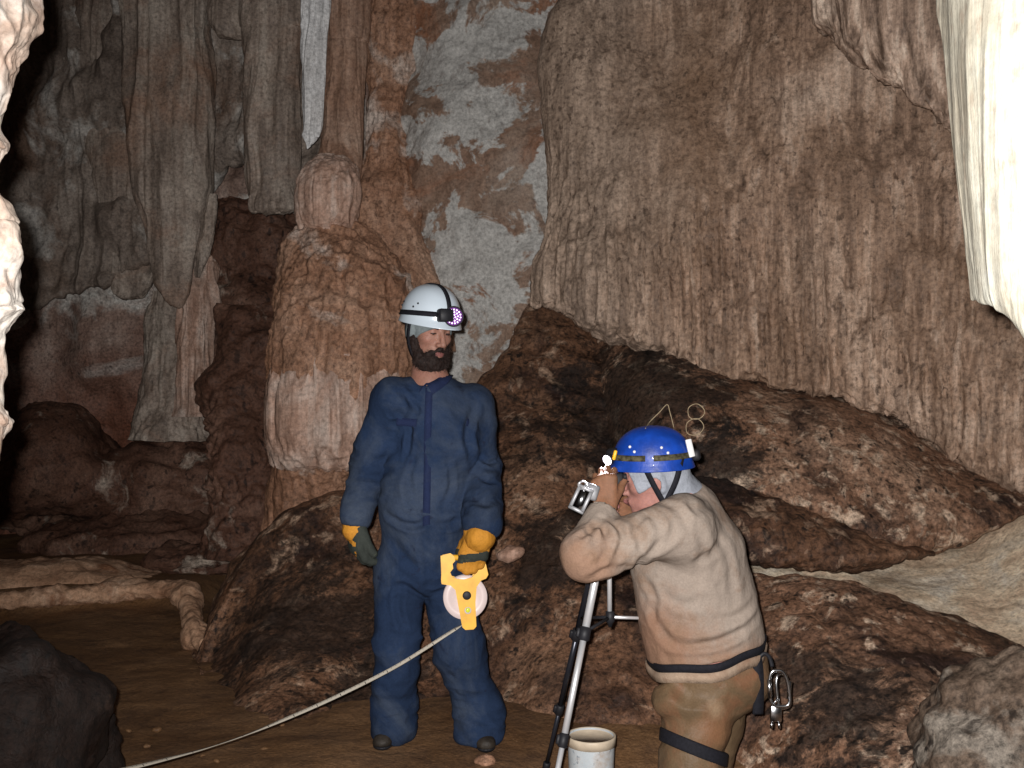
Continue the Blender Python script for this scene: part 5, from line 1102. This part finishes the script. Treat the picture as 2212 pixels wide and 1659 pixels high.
# instrument at his eye, and the open compass with its mirror in the same hand
ins = thing('clinometer', P(1322, 1030, 3.30), 'small dark sighting instrument held to the crouching man\'s eye', 'instrument')
ICF = Fr(P(1326, 1032, 3.335), (-.95, .1, -.1), (0, 0, 1)); MB().box(ICF, (0, 0, -.012), (.06, .022, .052), bev=.2).build('instrument_body', M_black, ins)
MB().lathe(ICF.at(-.03, 0, .0), [(.008, -.012), (.011, -.010), (.011, 0)], ICF.f, 20).build('eyepiece', M_black, ins)
M_steelc = plain('scuffed_nickel', (.24, .24, .25, 1), .45, .5, .35, var=.2, scale=50)
cps = thing('compass', P(1255, 1085, 3.24), 'silver folding compass with open mirror lid, sticking out left of the raised hand', 'compass')
CF = Fr(P(1255, 1078, 3.245), (-.12, -.98, .15), (.42, 0, .9))
mb = MB()
for a, b, sz in ((0, .020, (.008, .012, .072)), (0, -.020, (.008, .012, .072)), ): mb.box(CF, (0, a + b, 0), sz, bev=.25)
mb.box(CF, (0, 0, .036), (.008, .052, .012), bev=.25); mb.box(CF, (0, 0, -.036), (.008, .052, .012), bev=.25); mb.build('lid_frame', M_steelc, cps)
MB().box(CF, (.001, 0, 0), (.004, .030, .062)).build('mirror', plain('dusky_mirror', (.32, .32, .33, 1), .12, .5, 1.0), cps)
MB().box(Fr(P(1276, 1062, 3.265), (-.12, -.98, .15), (.3, 0, .95)), (0, 0, 0), (.02, .050, .050), bev=.25).build('compass_housing', M_steelc, cps)
mb = MB(); mb.tube(loop(P(1258, 1048, 3.25), .013, .012), .0035, 8, closed=True); mb.build('lanyard_ring', M_chrome, cps)

# tripod
tz = thing('tripod', P(1318, 1340, 3.4), 'silver and black photographic tripod that the crouching man leans over', 'tripod')
hd = P(1318, 1128, 3.40)
M_gun = plain('black_anodised_tube', srgb(52, 54, 62), .3, .5, .6, var=.15)
def leg(p0, p1, secs, mat):
    p0, p1 = np.asarray(p0), np.asarray(p1); mb = MB()
    o = None
    for t0, t1, r in secs: mb.tube([p0 + (p1 - p0) * t0, p0 + (p1 - p0) * t1], r, 16)
    o = mb.build('leg', mat, tz)
    for t0, t1, r in secs[1:]:
        d = nrm(p1 - p0); c = p0 + (p1 - p0) * t0; q = Fr(c, d, (0, -1, 0))
        MB().lathe(c - d * .022, [(r * 1.25, 0), (r * 1.85, .003), (r * 1.85, .040), (r * 1.3, .044)], d, 20).box(q, (0, r * 1.9, 0), (.03, .014, .016), bev=.25).build('leg_clamp', M_black, o)
    MB().lathe(p1 - nrm(p1 - p0) * .02, [(.010, 0), (.014, .004), (.014, .03), (.006, .034)], nrm(p1 - p0), 16).build('rubber_foot', M_black, o)
lA0, lA1 = P(1308, 1140, 3.385), P(1165, 1862, 3.12)
tA = lambda Y: (Y - 1140) / (1985 - 1140) * (1 / ((1985 - 1140) / (1985 - 1140)))
leg(lA0, lA1, [(0, .335, .0125), (.335, .655, .0105), (.655, .985, .0085)], M_chrome)
leg(P(1300, 1140, 3.43), P(1180, 1655, 3.86), [(0, .42, .0115), (.42, .74, .010), (.74, .985, .008)], M_gun)
leg(P(1340, 1140, 3.43), P(1640, 1900, 3.50), [(0, .42, .0115), (.42, .74, .010), (.74, .985, .008)], M_chrome)
MB().tube([P(1316, 1128, 3.4), P(1317, 1338, 3.4)], .0078, 16).build('centre_column', M_chrome, tz)
cj = P(1318, 1333, 3.40)
MB().lathe(cj + [0, 0, .02], [(.010, 0), (.015, -.002), (.015, -.034), (.010, -.038), (.006, -.052)], (0, 0, 1), 18).build('column_collar', M_black, tz)
for q, m_ in ((P(1410, 1336, 3.46), M_chrome), (lA0 + (lA1 - lA0) * .33, M_black), (P(1255, 1335, 3.575), M_black)):
    MB().tube([cj, q], .0055, 10).build('brace', m_, tz)
MB().lathe(hd + [0, 0, -.012], [(.02, -.03), (.030, -.022), (.030, .006), (.022, .012), (.016, .02), (.016, .034), (.024, .036), (.024, .044)], (0, 0, 1), 24).build('tripod_head', M_black, tz)
pz = P(1339, 1132, 3.36); MB().tube([hd + [.01, -.02, 0], pz], .007, 10).ball(pz, .0095).build('locking_knob', M_chrome, tz)

# bucket
bk = thing('bucket', P(1277, 1650, 3.62), 'small paint-splashed white plastic bucket behind the tripod leg', 'bucket')
bc = P(1277, 1588, 3.62); R_ = 53 * 3.62 / F; hb2 = bc[2] + .085
tb = NT('paint_splashed_plastic'); col = tb.ramp(tb.noise(14, 6), [(.3, srgb(176, 186, 192)), (.7, srgb(206, 210, 212))])
col = tb.mix(tb.ramp(tb.noise(30, 8, .7, dist=.6), [(.58, 0.0), (.66, .8)]), col, srgb(104, 122, 138)); col = tb.mix(tb.ramp(tb.noise(8, 8, .7), [(.52, 0.0), (.7, .8)]), col, srgb(168, 142, 116))
M_bkt = tb.done(col, .5, tb.bump(tb.noise(40), .3, .002), .4)
bb_ = MB().lathe(bc + [0, 0, -hb2], [(.01, 0), (R_ * .84, 0), (R_ * .86, .008), (R_ * .955, hb2 - .035), (R_ * .96, hb2 - .034), (R_ * .96, hb2), (R_ * .90, hb2), (R_ * .80, .016), (.01, .014)], (0, 0, 1), 64).build('bucket_body', M_bkt, bk)
MB().lathe(bc, [(R_ * .962, -.030), (R_ * 1.0, -.030), (R_ * 1.01, -.004), (R_ * 1.0, .002), (R_ * .93, .002), (R_ * .90, -.006)], (0, 0, 1), 64).build('rim', plain('stained_rim_plastic', srgb(196, 180, 158), .5, var=.15, scale=30), bb_)
MB().lathe(bc + [0, 0, -.05], [(.005, 0), (R_ * .88, 0), (R_ * .88, .002)], (0, 0, 1), 48).build('mud_filling', M_rim, bk)
